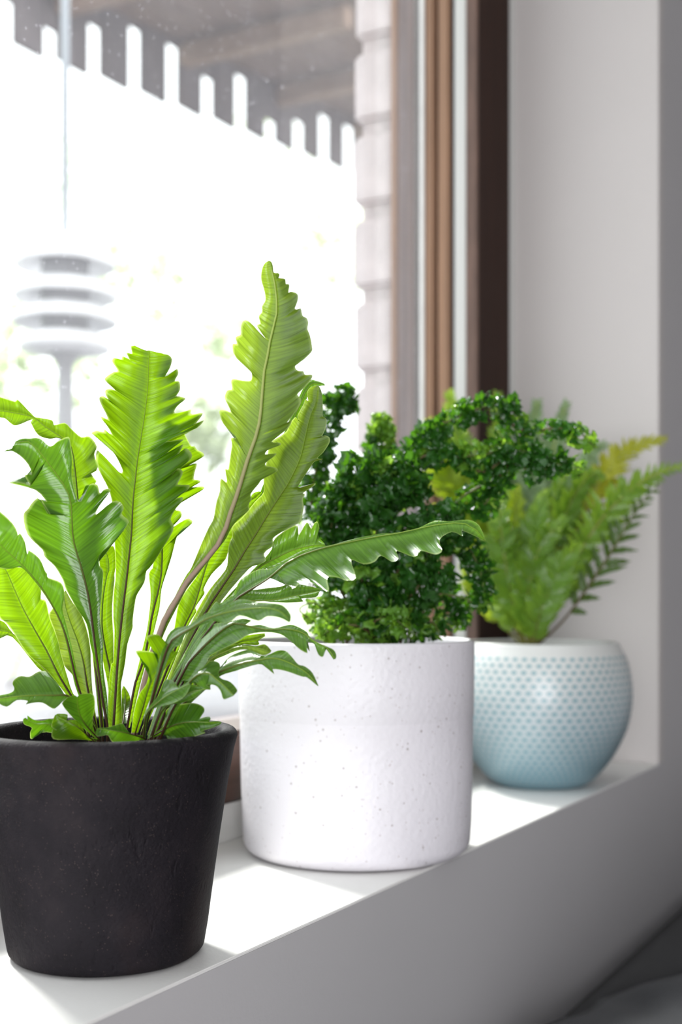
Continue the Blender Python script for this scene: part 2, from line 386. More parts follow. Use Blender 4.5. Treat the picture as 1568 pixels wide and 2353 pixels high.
wbox('outer_rail', (XL, FX, 0.7545, 0.794, SILL, SILL+0.095), M['ext_wood'], 0.002)
wbox('outer_sill', (XL, XR+0.4, 0.80, 0.90, SILL-0.03, SILL+0.045), M['brick'], 0.003)
wbox('top_rail', (XL, FX, 0.664, 0.749, ZT-0.07, ZT), M['dark_wood_rail'], 0.004)
wbox('post_far', (XL, XL+0.09, 0.664, 0.749, SILL+0.035, ZT), M['dark_wood'], 0.003)
wbox('window_pane', (XL, XR-0.1, 0.7497, 0.7497+0.0002, SILL+0.03, ZT), M['glass'], 0)

# pale brick return beside the window, each course its own brick
pier = box('wall_outside', (1.672, 1.95, 0.806, 0.872, 0, 2.7), M['mortar'], kind='structure')
bx = []
for v in range(3):
    bm = bmesh.new(); box_bm(bm, 0, 0.22, 0, 0.082, 0, 0.0985, 0.006)
    for q in bm.verts: q.co += Vector((1, 1, 1))*0.0025*noise.noise(q.co*40+Vector((v*9, 0, 0)))
    me = bpy.data.meshes.new('brick'); bm.to_mesh(me); bm.free(); bx.append(me)
z = CAM_H + 0.797 - 0.1215*16 + 0.012
k = 0
while z < 2.6:
    b_ = link('brick', bx[k % 3], M['brick'], pier)
    b_.location = (1.660+random.uniform(-0.002, 0.002), 0.800+random.uniform(-0.002, 0.003), z); z += 0.1215; k += 1

# ------------------------------------------------------------------ outside
GZ = SILL - 0.42
mesh('ground', [(-8, 0.9, GZ), (30, 0.9, GZ), (30, 7, GZ), (-8, 7, GZ)], [(0, 1, 2, 3)], M['paving'], smooth=False, kind='structure')
vs_, fs = [], []
for i in range(25):
    for j in range(13):
        x = -8+38*i/24; y = 7+26*j/12
        vs_.append((x, y, GZ + 0.035*(y-7)**1.35*0.6 + 0.25*noise.noise(Vector((x*0.3, y*0.3, 0)))*(j > 0)))
for i in range(24):
    for j in range(12): a = i*13+j; fs.append((a, a+13, a+14, a+1))
mesh('ground_bank', vs_, fs, M['grass'], kind='structure')

# timber deck seen from below: beams, planks and a screen of upright boards with open gaps
Y0 = 3.0
def xat(px):                      # where the screen stands along the house for a bearing measured on the photograph
    s = (px-784)/2950.0
    return Y0*(cos(YAW)+s*sin(YAW))/(sin(YAW)-s*cos(YAW))
def zat(px, py):
    s = (px-784)/2950.0
    return CAM_H + (1360-py)/2950.0*Y0/(sin(YAW)-s*cos(YAW))
deck = tag(empty('timber_deck', (xat(880), Y0, GZ)), 'raised dark timber deck with slatted edge seen from below outside window', 'deck')
def dbox(name, d, material, bev=0.004):
    o = deck.location
    return box(name, (d[0]-o.x, d[1]-o.x, d[2]-o.y, d[3]-o.y, d[4]-o.z, d[5]-o.z), material, deck, bev)
slots = [(-85, -60), (20, 0), (120, 66), (221, 58), (314, 64), (400, 104), (481, 178), (557, 174), (625, 276), (690, 278), (749, 266), (805, 290), (857, 320)]
low = lambda px: zat(px, 88+0.376*px)
for i, (px, py) in enumerate(slots):
    w = 17-0.006*px
    dbox('slot_board', (xat(px-w)+0.001, xat(px+w)-0.001, Y0+0.004, Y0+0.02, zat(px, py), zat(px, py)+0.6), M['deck_wood'])
    if i+1 < len(slots):
        q = slots[i+1][0]; w2 = 17-0.006*q
        xa, xb = xat(px+w), xat(q-w2); zl = low((px+q)/2)
        dbox('screen_board', (xa, xb, Y0, Y0+0.024, zl, zl+0.78), M['deck_wood'])
sl = 0.117
dbox('ledger', (2.25, 6.2, Y0+0.026, Y0+0.07, CAM_H+2.46, CAM_H+2.58), M['beam_wood'])
for X in (2.33, 3.47, 4.20, 4.93, 5.66):
    H = CAM_H + 1.95 + (X-3.47)*sl if X > 3 else CAM_H + 2.38
    o = dbox('beam', (X-0.03, X+0.03, 1.75 if X < 3 else 2.25, Y0, H+0.06, H+0.14), M['beam_wood'])
for k in range(6):
    y = 2.2+0.145*k
    bm = bmesh.new(); box_bm(bm, 3.3, 6.3, y, y+0.135, 0, 0.03, 0.003)
    for v in bm.verts: v.co.z += CAM_H + 2.11 + (v.co.x-3.47)*sl; v.co -= deck.location
    me = bpy.data.meshes.new('plank'); bm.to_mesh(me); bm.free(); link('plank', me, M['plank_wood'], deck)
dbox('post', (xat(868), xat(868)+0.1, Y0-0.12, Y0-0.02, GZ, CAM_H+2.3), M['deck_wood'])

# tiered hanging lantern
c = spot((150-784)/2950*3.0, 3.0)
lan = tag(empty('garden_lantern', (c.x, c.y, CAM_H-0.0)), 'pale tiered garden lantern hanging on a rod outside the window, left of the deck boards', 'lantern')
hz = lambda py: (1360-py)/2950*3.0
lathe('top_hood', [(0.008, hz(543)), (0.05, hz(548)), (0.090, hz(565)), (0.112, hz(590)), (0.118, hz(612)), (0.114, hz(616)), (0.06, hz(596)), (0.02, hz(590))], M['lantern'], lan, 40)
lathe('middle_hood', [(0.03, hz(640)), (0.085, hz(648)), (0.115, hz(668)), (0.122, hz(684)), (0.117, hz(688)), (0.06, hz(670)), (0.02, hz(664))], M['lantern'], lan, 40)
lathe('lower_hood', [(0.03, hz(700)), (0.085, hz(706)), (0.115, hz(724)), (0.123, hz(742)), (0.118, hz(746)), (0.06, hz(728)), (0.02, hz(722))], M['lantern'], lan, 40)
lathe('tray', [(0.02, hz(762)), (0.07, hz(765)), (0.102, hz(778)), (0.106, hz(806)), (0.06, hz(812)), (0.02, hz(814))], M['lantern'], lan, 40)
lathe('core', [(0.055, hz(600)), (0.055, hz(765))], M['lantern_dark'], lan, 24)
lathe('stem', [(0.045, hz(778)), (0.045, hz(808)), (0.020, hz(838)), (0.018, hz(860)), (0.022, hz(1010)), (0.024, hz(1120))], M['lantern_dark'], lan, 20)
lathe('rod', [(0.010, hz(545)), (0.010, 2.45)], M['steel'], lan, 12)

# shrubs and a twiggy tree on the bank, each a plant of its own
def leaf_cloud(name, n, rx, rz, size, parent, seed):
    r = random.Random(seed); V, Fc, A = [], [], []
    for _ in range(n):
        u = Vector((r.gauss(0, 1), r.gauss(0, 1), r.gauss(0, 1))).normalized()*(r.random()**0.4)
        p = Vector((u.x*rx, u.y*rx, u.z*rz))*(1+0.3*noise.noise(u*2+Vector((seed, 0, 0))))
        q = Matrix.Rotation(r.uniform(0, 6.3), 3, 'Z') @ Matrix.Rotation(r.uniform(-0.9, 0.9), 3, 'X')
        L = size*r.uniform(0.7, 1.3); i = len(V)
        for a, b in ((0, 0), (0.35, 0.3), (0, 1), (-0.35, 0.3)): V.append(p + q @ Vector((a*L, b*L, 0.1*L*abs(a)))); A.append((a*L, b*L, b))
        Fc += [(i, i+1, i+2), (i, i+2, i+3)]
    o = mesh(name, V, Fc, M['garden_leaf'], parent, False, 'stuff'); leaf_attr(o.data, A); return o
sh = [(180, 430, 14.0, 1.5, 0.9, 'wide pale shrub on the bank outside window above the tiered lantern'),
      (560, 420, 17.0, 1.6, 1.2, 'big round pale shrub on the bank outside window above the tallest fern frond'),
      (330, 640, 11.5, 0.8, 0.7, 'small grey green shrub outside window behind lantern, right of its hoods'),
      (520, 780, 15.0, 0.8, 0.6, 'low shrub on the bank outside window between the tall fronds'),
      (40, 830, 8.5, 0.9, 0.6, 'low shrub on the bank outside window behind the lantern stem'),
      (745, 560, 13.0, 1.0, 1.0, 'leafy shrub outside window beside the brick pier'),
      (420, 1000, 8.0, 0.6, 0.4, 'ground hugging shrub outside window above the white pot')]
for i, (px, py, d, rx, rz, lab) in enumerate(sh):
    c = spot((px-784)/2950*d, d); zc = CAM_H + (1360-py)/2950*d
    gz = GZ if c.y < 7 else GZ + 0.035*(c.y-7)**1.35*0.6
    s_ = tag(empty('garden_shrub', (c.x, c.y, gz)), lab, 'shrub', 'garden shrubs outside the window')
    f_ = leaf_cloud('foliage', 260, rx*0.75, rz*0.7, 0.16, s_, i); f_.location.z = max(zc-gz, 0.3)
    tube('stem', [Vector((0.1*sin(k*2.0), 0.08*cos(k*3), max(zc-gz, 0.3)*k/4)) for k in range(5)], [0.016, 0.014, 0.012, 0.010, 0.006], M['bark'], s_)
d = 7.0; c = spot((640-784)/2950*d, d)
tr_ = tag(empty('garden_tree', (c.x+0.2, c.y, GZ)), 'slender twiggy tree with sparse pale leaves outside window near brick pier', 'tree')
zb = CAM_H-GZ
top = [Vector((0.5, 0, 0)), Vector((0.35, 0.05, zb*0.6)), Vector((0.15, 0.1, zb+0.6)), Vector((-0.15, 0, zb+1.5)), Vector((-0.5, 0, zb+2.2))]
tube('trunk', catmull(top, 5), [0.035-0.0014*i for i in range(21)], M['bark'], tr_)
for k, (h, dx, dz) in enumerate(((1.0, -0.45, 0.7), (1.3, 0.3, 0.5), (0.7, 0.45, 0.6), (1.6, -0.5, 0.35))):
    p0 = Vector((0.12-0.2*(h-0.6), 0.05, zb+h))
    tube('branch', [p0 + Vector((dx*s, 0.1*s, dz*s+0.1*sin(s*5))) for s in (0, 0.3, 0.6, 1.0)], [0.012, 0.010, 0.007, 0.004], M['bark'], tr_, 5)
f_ = leaf_cloud('foliage', 110, 0.55, 0.9, 0.075, tr_, 31); f_.location = (0, 0, zb+1.4)

# ------------------------------------------------------------------ sofa back and throw below the sill
sof = tag(empty('sofa', (1.6, 0.25, 0)), 'charcoal upholstered sofa pushed against the wall under the window sill', 'sofa')
bm = bmesh.new(); box_bm(bm, -1.0, 1.25, 0.03, 0.199, 0.12, SILL-0.180, 0.0)
bmesh.ops.bevel(bm, geom=[e for e in bm.edges if all(v.co.z > 0.5 for v in e.verts)], offset=0.045, segments=6, affect='EDGES')
bmesh.ops.subdivide_edges(bm, edges=bm.edges[:], cuts=3, use_grid_fill=True)
for v in bm.verts: v.co.z += 0.006*noise.noise(v.co*6) if v.co.z > 0.5 else 0
me = bpy.data.meshes.new('backrest'); bm.to_mesh(me); bm.free(); link('backrest', me, M['sofa'], sof, True)
box('seat', (-1.0, 1.25, -0.62, 0.03, 0.12, 0.42), M['sofa'], sof, 0.04)
for cx in (-0.60, 0.125, 0.85): box('shade_cushion', (cx-0.355, cx+0.355, -0.20, -0.075, 0.42, SILL-0.065), M['sofa'], sof, 0.05)  # unseen cushions, added to block low room light and shade the wall
for sx in (-0.9, 1.15):
    for sy in (-0.55, 0.1): box('leg', (sx-0.03, sx+0.03, sy-0.03, sy+0.03, 0, 0.12), M['dark_wood'], sof, 0.004)
box('armrest', (-1.18, -1.0, -0.62, 0.19, 0.12, 0.60), M['sofa'], sof, 0.04)
box('armrest', (1.25, 1.38, -0.62, 0.19, 0.12, 0.60), M['sofa'], sof, 0.04)
# throw: lies over the top of the backrest and hangs down its front
vs_, fs = [], []; NU, NV = 60, 40
for i in range(NU+1):
    x = 0.55 + 1.35*i/NU
    ye = 0.378 - 0.47*max(0, x-1.20) + 0.010*sin(x*31)+0.006*noise.noise(Vector((x*9, 0, 3)))
    for j in range(NV+1):
        s = j/NV*0.42
        # path: from the free edge forwards over the top, round the front edge, down
        flat = ye-0.285
        if s < flat: y, z = ye-s, 0.0
        elif s < flat+0.08:
            a = (s-flat)/0.08*pi/2; y, z = 0.285-0.051*sin(a), -0.051*(1-cos(a))
        else: y, z = 0.234, -0.051-(s-flat-0.08)
        y = min(y, 0.40)
        e = 0.006*noise.noise(Vector((x*14, s*10, 1)))+0.004*sin(x*24+s*20)
        vs_.append((x-1.6, y-0.25-(e if z < -0.02 else 0), SILL-0.163+z+(e if z > -0.03 else 0)))
for i in range(NU):
    for j in range(NV): a = i*(NV+1)+j; fs.append((a, a+1, a+NV+2, a+NV+1))
th = mesh('throw_blanket', vs_, fs, M['throw']); th.location = sof.location
sm = th.modifiers.new('thick', 'SOLIDIFY'); sm.thickness = 0.006; sm.offset = 1
tag(th, 'grey woven throw draped over the charcoal sofa back, lower right corner', 'throw')

# ------------------------------------------------------------------ the three pots
PB = spot(-0.1517, 0.83); PW = spot(0.0141, 1.155); PC = spot(0.2427, 1.56)
def potroot(name, p, label): return tag(empty(name, (p.x, p.y, SILL)), label, 'plant pot')
bp = potroot('plant_pot', PB, 'charcoal stoneware pot with tapered rough sides at front left of the sill')
prof = [(0.02, 0.0015), (0.054, 0.0015)] + arc(0.056, 0.0075, 0.0068, -90, -12, 5) + [(0.0650, 0.02), (0.0690, 0.05), (0.0735, 0.08), (0.0785, 0.11), (0.0825, 0.132)] + arc(0.0797, 0.1400, 0.0050, 0, 90, 5) + arc(0.0780, 0.1405, 0.0045, 90, 180, 4) + [(0.0715, 0.125), (0.069, 0.108)]
lathe('body', prof, M['charcoal'], bp, 144, 0.012)
def soil(parent, r, z, material, amp):
    vs_, fs = [(0, 0, z)], []; R, Sg = 12, 40
    for i in range(1, R+1):
        for j in range(Sg):
            a = 2*pi*j/Sg; q = r*i/R
            vs_.append((q*cos(a), q*sin(a), z + amp*noise.fractal(Vector((q*cos(a)*90, q*sin(a)*90, z)), 1, 2, 4)))
    for j in range(Sg): fs.append((0, 1+j, 1+(j+1) % Sg))
    for i in range(R-1):
        for j in range(Sg): a = 1+i*Sg; fs.append((a+j, a+Sg+j, a+Sg+(j+1) % Sg, a+(j+1) % Sg))
    return mesh('soil', vs_, fs, material, parent)
SOIL_B = 0.122; soil(bp, 0.0712, SOIL_B, M['soil'], 0.004)
wp = potroot('plant_pot', PW, 'white speckled stoneware cylinder pot in the middle of the sill')
prof = [(0.02, 0.001), (0.086, 0.001)] + arc(0.089, 0.014, 0.0130, -90, -8, 7) + [(0.1030, 0.03), (0.1040, 0.08), (0.1045, 0.1225), (0.1051, 0.1240), (0.1053, 0.16), (0.1055, 0.184)] + arc(0.1025, 0.1875, 0.0030, 0, 180, 7) + [(0.0985, 0.17), (0.0975, 0.15)]
lathe('body', prof, M['white_glaze'], wp, 144, 0.005)
SOIL_W = 0.170; soil(wp, 0.0986, SOIL_W, M['soil'], 0.004)
cp = potroot('plant_pot', PC, 'round glazed pot with rows of teal dots at far right end of the sill')
pts = [(0.02, 0.001), (0.052, 0.001), (0.057, 0.004), (0.0660, 0.0095), (0.0860, 0.034), (0.1020, 0.066), (0.1080, 0.092), (0.1093, 0.118), (0.1040, 0.148), (0.0955, 0.166)]
pr = [Vector((a, b, 0)) for a, b in pts]; pr = [(v.x, v.y) for v in catmull(pr, 4)]
prof = pr + arc(0.0905, 0.1690, 0.0036, 10, 190, 7) + [(0.0880, 0.16), (0.090, 0.14)]
cb = lathe('body', prof, M['dotted'], cp, 128, 0.004)
tot = sum(math.dist(p, q) for p, q in zip(pr[4:], pr[5:])); st = sum(math.dist(p, q) for p, q in zip(pr[:5], pr[1:5]))
for l_ in cb.data.uv_layers[0].data: l_.uv = (l_.uv[0], (l_.uv[1]-st)/tot)
SOIL_C = 0.158; soil(cp, 0.0895, SOIL_C, M['bark_soil'], 0.006)
for k in range(26):
    a = random.uniform(0, 6.28); q = random.uniform(0.02, 0.08)
    ch = mesh('bark_chip', [Vector((x, y, z))*random.uniform(0.7, 1.2) for x, y, z in ((-0.008, -0.003, 0), (0.007, -0.004, 0.001), (0.009, 0.004, 0), (-0.006, 0.004, 0.002), (-0.004, -0.001, 0.005), (0.005, 0.001, 0.006))], [(0, 1, 5, 4), (1, 2, 5), (2, 3, 4, 5), (3, 0, 4), (0, 3, 2, 1)], M['chip'], cp, False)
    ch.location = (q*cos(a), q*sin(a), SOIL_C+0.001); ch.rotation_euler = (random.uniform(-0.5, 0.5), random.uniform(-0.5, 0.5), random.uniform(0, 6))

# ------------------------------------------------------------------ bird's nest fern
# each frond: midrib, left edge, right edge as x,y,z,t in mm about the pot's axis (x across, y away, z above eye level)
FRONDS = [
('young',
 '4.5,0,-88.4,0 5.6,0,-71.7,0.068 7.1,0,-47.5,0.1667 9.1,0,-24.9,0.2591 11.5,0,-4.4,0.3429 13.7,0,12.8,0.4135 14.5,0,22.5,0.453 16.1,0.3,36.6,0.5107 16.8,2.4,58.4,0.5988 18,3.7,72,0.6538 19.1,4.9,84,0.7023 20.8,6.1,96.6,0.7532 22.8,7.4,110.3,0.8087 24.3,8.6,122.5,0.8573 25.4,9.7,134.6,0.9058 25.6,11.1,149,0.9627 25.9,12,158.4,1',
 '0.4,0.6,-88.4,0 0.6,0.7,-74.4,0.0431 1.7,0.7,-55.6,0.1161 3.1,0.6,-46.4,0.153 4.5,0.4,-44.8,0.1624 5,0.6,-26,0.2327 4.1,0.9,-16.3,0.2652 4.3,1.1,-0.6,0.3217 5.4,1.1,9.1,0.3591 5.7,1.3,22.5,0.41 4.8,1.7,39.5,0.4706 4.7,2,50.3,0.511 3,3,58.4,0.5377 -0.2,4.1,67.7,0.5614 -6.8,5.8,79.2,0.5863 -8.8,6.7,86.4,0.6068 -7,7,92.4,0.6256 -0.3,6,85.7,0.629 6.9,4.9,78.1,0.6329 9.4,4.6,77.5,0.636 9.1,4.9,80.8,0.6457 4,6.3,90.1,0.6644 -3.3,7.6,97.3,0.67 -9.2,8.6,101.8,0.6727 -11.2,9,103.5,0.6736 -7.9,8.9,105.1,0.6874 -3.2,8.4,104.2,0.699 -2.4,8.5,105.9,0.7068 2.4,7.8,102,0.7097 -0.5,8.7,107.8,0.7223 -4.5,9.5,112.8,0.7295 -3.9,9.6,113.9,0.7348 -0.3,9.2,112.5,0.7414 -1.8,9.8,116.6,0.754 -4.4,10.5,121.1,0.7632 -6.7,11.2,126.1,0.775 -6.5,11.5,128.3,0.7896 -3.4,11.2,128.3,0.7945 -0.6,10.8,125.2,0.796 -3.5,11.6,130,0.8101 -3.3,12,133.1,0.8258 0.9,11.7,133.3,0.8378 3.1,11.4,132.7,0.841 -3.5,13.2,139,0.8706 -2.5,13.4,141.8,0.8864 2.2,13.2,144.7,0.9082 4.5,13,144.7,0.9115 4.4,13.2,146.6,0.9208 1.5,14,151.2,0.9379 3.2,14.1,153.4,0.9497 7.6,13.5,152.2,0.9514 8.7,13.5,154.4,0.9589 12.9,12.9,152.1,0.9606 10.9,13.6,156.8,0.9766 14.5,13.1,155.9,0.978 13.6,13.7,161.5,0.9921 16.1,13.3,161.7,0.9936 19.8,12.8,159.7,0.9957 22.6,12.4,158.3,0.9968 25.9,12,158.4,1',
 '10,-1.8,-88.2,0 10.4,-1.7,-76.9,0.0341 9.6,-1.1,-60.8,0.0994 10.4,-1.3,-55.5,0.1192 12.6,-1.8,-44.7,0.1585 13.7,-1.8,-33.9,0.1998 17.1,-2.6,-23.2,0.2381 17.3,-2.5,-18.9,0.2551 18.9,-2.5,-7.1,0.3005 20.3,-2.8,-1.7,0.3204 25.4,-4.1,6.3,0.3454 27,-4.4,13.3,0.3693 31.5,-5.8,18.1,0.3812 44,-9.3,39.5,0.4441 42.3,-8.6,46.4,0.475 45.6,-9.6,52.8,0.4943 50,-10.6,58,0.5132 50,-10.3,60.7,0.5241 46.6,-9,60.5,0.53 53.8,-11,65.9,0.5413 54,-10.7,68.6,0.5534 47,-8,68.8,0.5675 50.3,-8.6,74.1,0.584 50.5,-8.2,77.4,0.5966 47.4,-7,78.5,0.6027 44.1,-6,74.9,0.6044 55.1,-8.9,83.2,0.6229 56.7,-8.9,87.4,0.6381 53.6,-7.1,91.3,0.6587 51.6,-6.4,92,0.6619 47.7,-5.2,88.9,0.6636 49.9,-5.4,93.1,0.6753 49.6,-5.2,94.8,0.6795 39.8,-2.1,89.7,0.6832 44.3,-3.2,93.4,0.6901 50.4,-4.7,98,0.7017 38.8,-0.6,97.2,0.7177 46.9,-3,100.9,0.7221 59.2,-6.7,105.3,0.7264 63.5,-7.7,110.5,0.7401 58,-5.8,108.6,0.743 62.3,-6.4,115.5,0.7665 54.5,-3.6,114.8,0.7761 54.5,-3.2,117.8,0.7879 51.7,-2.2,117.1,0.7917 43.8,0.5,115.9,0.7998 46,0.3,120.2,0.8148 51.5,-1,124.3,0.8308 47.5,0.7,126.2,0.8447 45.3,1.6,126.8,0.8505 47.5,1.4,130.6,0.8674 47.1,2.1,136.1,0.8864 44,3.3,136.8,0.8934 46.5,2.9,141.1,0.9117 45.6,3.4,144.4,0.9205 43.9,4,144,0.9211 37.1,6.3,139.5,0.9238 40.4,5.6,145.3,0.9401 41.5,6,151.4,0.9681 39.1,7.2,154.8,0.9837 35.7,8.4,155.6,0.9875 34.5,8.9,156.2,0.9902 30.5,10.3,157,0.9941 25.9,12,158.4,1'),
('young',
 '12.4,6,-88.5,0 17.7,7.2,-58.7,0.1445 23,7.7,-45.2,0.2141 26.2,8.3,-28.9,0.2932 28.3,8.9,-15.3,0.3586 32,9.4,-0.6,0.4307 34.1,9.9,11.9,0.4911 34.6,10.5,22.8,0.5429 34,12.7,61.8,0.7273 37.1,14.3,89.3,0.8574 39,16,119.7,1',
 '11.9,6.1,-88.5,0 15,6.7,-70.6,0.0847 18.2,7.5,-53.3,0.1653 24,8.5,-28.9,0.2847 26.1,9,-15.3,0.3503 27.1,9.7,-1.7,0.4073 25.8,10.5,11.9,0.4627 29.1,10.7,20.1,0.5133 26.3,12.9,56.4,0.6796 22.2,14.8,83.9,0.7863 23.6,16.3,106,0.9083 33.5,16.6,122.5,1',
 '14,6.5,-88.5,0 16.1,7,-80.4,0.0341 19.7,7.8,-64.2,0.1089 26.1,8.5,-39.8,0.2288 29.3,9.2,-26.2,0.2909 33,10,-9.9,0.3676 34.1,9.9,1,0.4206 37.3,10.7,11.9,0.4672 40.4,11.9,22.8,0.51 44.8,14.1,38.9,0.5713 53.2,16.8,45.1,0.5787 52.1,16.7,47.9,0.594 48.9,15.8,47.8,0.6041 40.5,13.2,42.2,0.6094 46.3,15.3,49.4,0.6276 45.7,15.3,53.3,0.6464 42.5,14.5,54.3,0.6609 46.7,16,59.3,0.673 60.5,20.3,67.4,0.6918 60,20.2,69.6,0.7036 53.6,18.4,68.9,0.7177 58.9,20,72.3,0.7242 57.3,19.6,73.9,0.7358 54.6,18.9,74.4,0.745 55.1,19.1,79.4,0.7678 56.2,19.5,84.9,0.7921 51.4,18.2,83.7,0.7998 60.5,20.9,89.5,0.809 59.9,20.9,92.2,0.8276 56.7,20.1,93.8,0.8445 54.5,19.6,96.5,0.8649 52.4,19.1,96.7,0.8707 48.6,18.3,103.5,0.9146 43.2,17.4,114.4,1'),
('mature',
 '2.7,-12,-84.5,0 0.7,-12.9,-73.2,0.0566 -2.1,-14.6,-51.9,0.1636 -4.9,-16.5,-28.1,0.2837 -6.3,-17.6,-14.9,0.3503 -8.2,-18.7,-1.7,0.4173 -11.1,-19.8,11.5,0.4853 -14,-21.2,21.9,0.5405 -15.9,-22.3,29,0.5781 -16.9,-23.5,36.8,0.6183 -17.1,-25.1,47.2,0.6713 -17.5,-26.7,57.5,0.7243 -19.9,-27.8,64.2,0.7612 -23.3,-28.9,69.8,0.7957 -29.7,-30.6,79,0.8544 -34.6,-31.9,85.6,0.8978 -41.4,-33.6,93.2,0.9521 -50.3,-35,92,1',
 '1.7,-12.3,-81.8,0 -0.7,-13.6,-67.9,0.0771 -3.6,-15.3,-49.2,0.166 -7.1,-17.4,-33.3,0.2392 -9.2,-18.7,-20.1,0.3016 -14.9,-21.8,-10.6,0.3395 -21.1,-24.9,0.9,0.3928 -23,-25.6,7.7,0.426 -27.3,-27.4,16,0.4693 -32.9,-30,21.7,0.4931 -34.4,-30.4,26.2,0.5042 -42.2,-34.8,35.3,0.5234 -43.4,-37,46.5,0.5796 -41.9,-38,51.6,0.6461 -38.9,-35.5,56.9,0.6626 -36.1,-34.1,57.8,0.6662 -31.2,-33,48.8,0.6715 -29.8,-32.3,48.3,0.6731 -34.9,-34.8,57.5,0.7037 -31.1,-33.5,55.5,0.7061 -37.7,-36.1,63,0.7569 -51.2,-43.6,66.5,0.8677 -45.1,-41.7,66.9,0.8712 -38.9,-39.8,64.8,0.8748 -41.9,-40.1,69.9,0.8947 -42.3,-39.5,72.5,0.8982 -38.7,-38.4,71.6,0.9003 -41.3,-38.1,78.3,0.9276 -47,-38.1,84.4,0.9789 -52.8,-37.5,87.1,0.9894 -56.4,-39.5,85.3,0.9916 -55.6,-38.5,87.5,0.9932 -51,-36.5,88.7,0.9969 -51.2,-35.9,90.4,0.9982 -50.3,-35.3,92.5,1',
 '3.2,-11.8,-82.9,0 2.8,-12.4,-68,0.0691 0.4,-13.9,-46.7,0.1698 0.5,-14.5,-30.8,0.2393 -1.4,-15.8,-14.9,0.3164 0.2,-15.7,1,0.3753 1.2,-15.4,13.1,0.4205 -1.3,-16.2,16.8,0.4422 -1.3,-16.1,23.5,0.4641 1.2,-15.2,26.6,0.4663 8.2,-13.1,32.5,0.4707 15.9,-11.7,42.7,0.5152 16.2,-12,45.9,0.5291 12.1,-14,49.4,0.5602 13.1,-14,53.1,0.5707 11.2,-15.2,56.8,0.5941 6.3,-17.1,57.7,0.6144 -3.2,-19.9,49.1,0.6206 -1.7,-19.8,53.8,0.6353 5.4,-17.9,64.5,0.6423 1.9,-19.1,64.9,0.6532 -0.5,-20.2,62.2,0.6636 -1.8,-20.5,67.4,0.6766 -6.4,-22.3,67.3,0.6984 -10.3,-24.1,58.2,0.7031 -12.7,-24.9,56.4,0.7048 -15.1,-26,62.8,0.7342 -16.9,-26.2,73.2,0.7695 -16.6,-25.2,83.7,0.7906 -17.4,-24.9,92.1,0.8149 -18.9,-25.3,97,0.8422 -25.1,-27.8,94.4,0.8712 -29.9,-29.8,90.8,0.8867 -35.7,-31.5,95.5,0.9312 -42.1,-33.1,95.3,0.9533 -44.6,-33.4,95.3,0.9661 -47.5,-33.9,94.7,0.9822 -50.4,-34.7,93.1,1'),
('young',
 '-2.5,0,-92.8,0 -4.9,0.8,-67.6,0.1037 -11.8,2.7,-11.3,0.3347 -20,8,60,0.6245 -22.7,10.8,82,0.7128 -25.8,12.6,95.9,0.7687 -34.3,14,103.1,0.8123 -42.3,15.2,108.2,0.8489 -51.4,16.6,115,0.8928 -62.7,18,117.9,0.938 -74.1,19.4,119.8,0.9824 -78.7,20,119.9,1',
 '-3.7,0.1,-92.9,0 -6.7,1,-67.6,0.1002 -11.2,2.2,-28.7,0.2592 -17.9,3.2,-9.8,0.3288 -25.7,4.3,6.4,0.3847 -30.8,5.1,24.6,0.4533 -35.4,6.6,43.6,0.5259 -35.2,8.2,57.3,0.5842 -28,10,73.8,0.6675 -25.2,12.2,93.1,0.7562 -33.2,13.7,100.9,0.7994 -39.9,14.5,100.5,0.8122 -47.8,15.5,103.3,0.8381 -53.1,16.8,111.7,0.8885 -52.2,16.7,113.9,0.8925 -62.8,18.3,110,0.9221 -66.8,18.9,111.4,0.9431 -70.8,19.3,114.8,0.9639 -74.2,19.7,115.4,0.978 -78.7,20.3,116.6,1',
 '-1.4,0.1,-92.9,0 -3.3,0.9,-67.6,0.0977 -8.7,2.9,-11.3,0.3209 -16.1,7.8,60.5,0.6061 -13.6,8.8,69.9,0.6268 -7.2,9.6,70.5,0.6301 -11.7,10.1,77.6,0.659 -6.9,10.7,80.4,0.6618 -9.8,11.7,89.8,0.6957 -8.3,12.4,95.3,0.7101 -13.3,12.9,101.9,0.7345 -18.8,12.8,101.6,0.7475 -24.9,13.6,106.4,0.7731 -30,14.3,111.1,0.7944 -37.3,14.9,109.8,0.8267 -39,15.4,113.2,0.8369 -48,16.3,114.9,0.878 -51.4,16.6,116.1,0.8915 -61.8,18.6,126.8,0.9298 -64,18.8,125.8,0.9402 -74.3,20.2,129,0.9783 -78.9,21,129.9,1'),
('young',
 '-7.7,-5,-91.6,0 -14.3,-3.9,-79.4,0.1121 -22.3,-2.7,-66.6,0.2333 -31,-1.4,-52.8,0.3641 -38.8,-0,-37.8,0.4993 -46.4,-4.2,-22.6,0.6387 -52,-7.4,-10.8,0.747 -56.6,-10.5,1,0.8514 -61.5,-14.1,14.2,0.9694 -63.9,-15,16.8,1',
 '-8.8,-4.8,-91.6,0 -16,-3.6,-79.4,0.1115 -28.7,-1.7,-62.4,0.2728 -38.2,-0.1,-51.2,0.3747 -50.6,2,-41.1,0.4704 -60.3,-0.3,-27,0.5976 -65.7,-2,-19.4,0.6664 -68.4,-2,-17.6,0.6755 -71.1,-4.1,-9.7,0.744 -69.4,-10.4,6.3,0.9099 -66.1,-14.5,15.8,1',
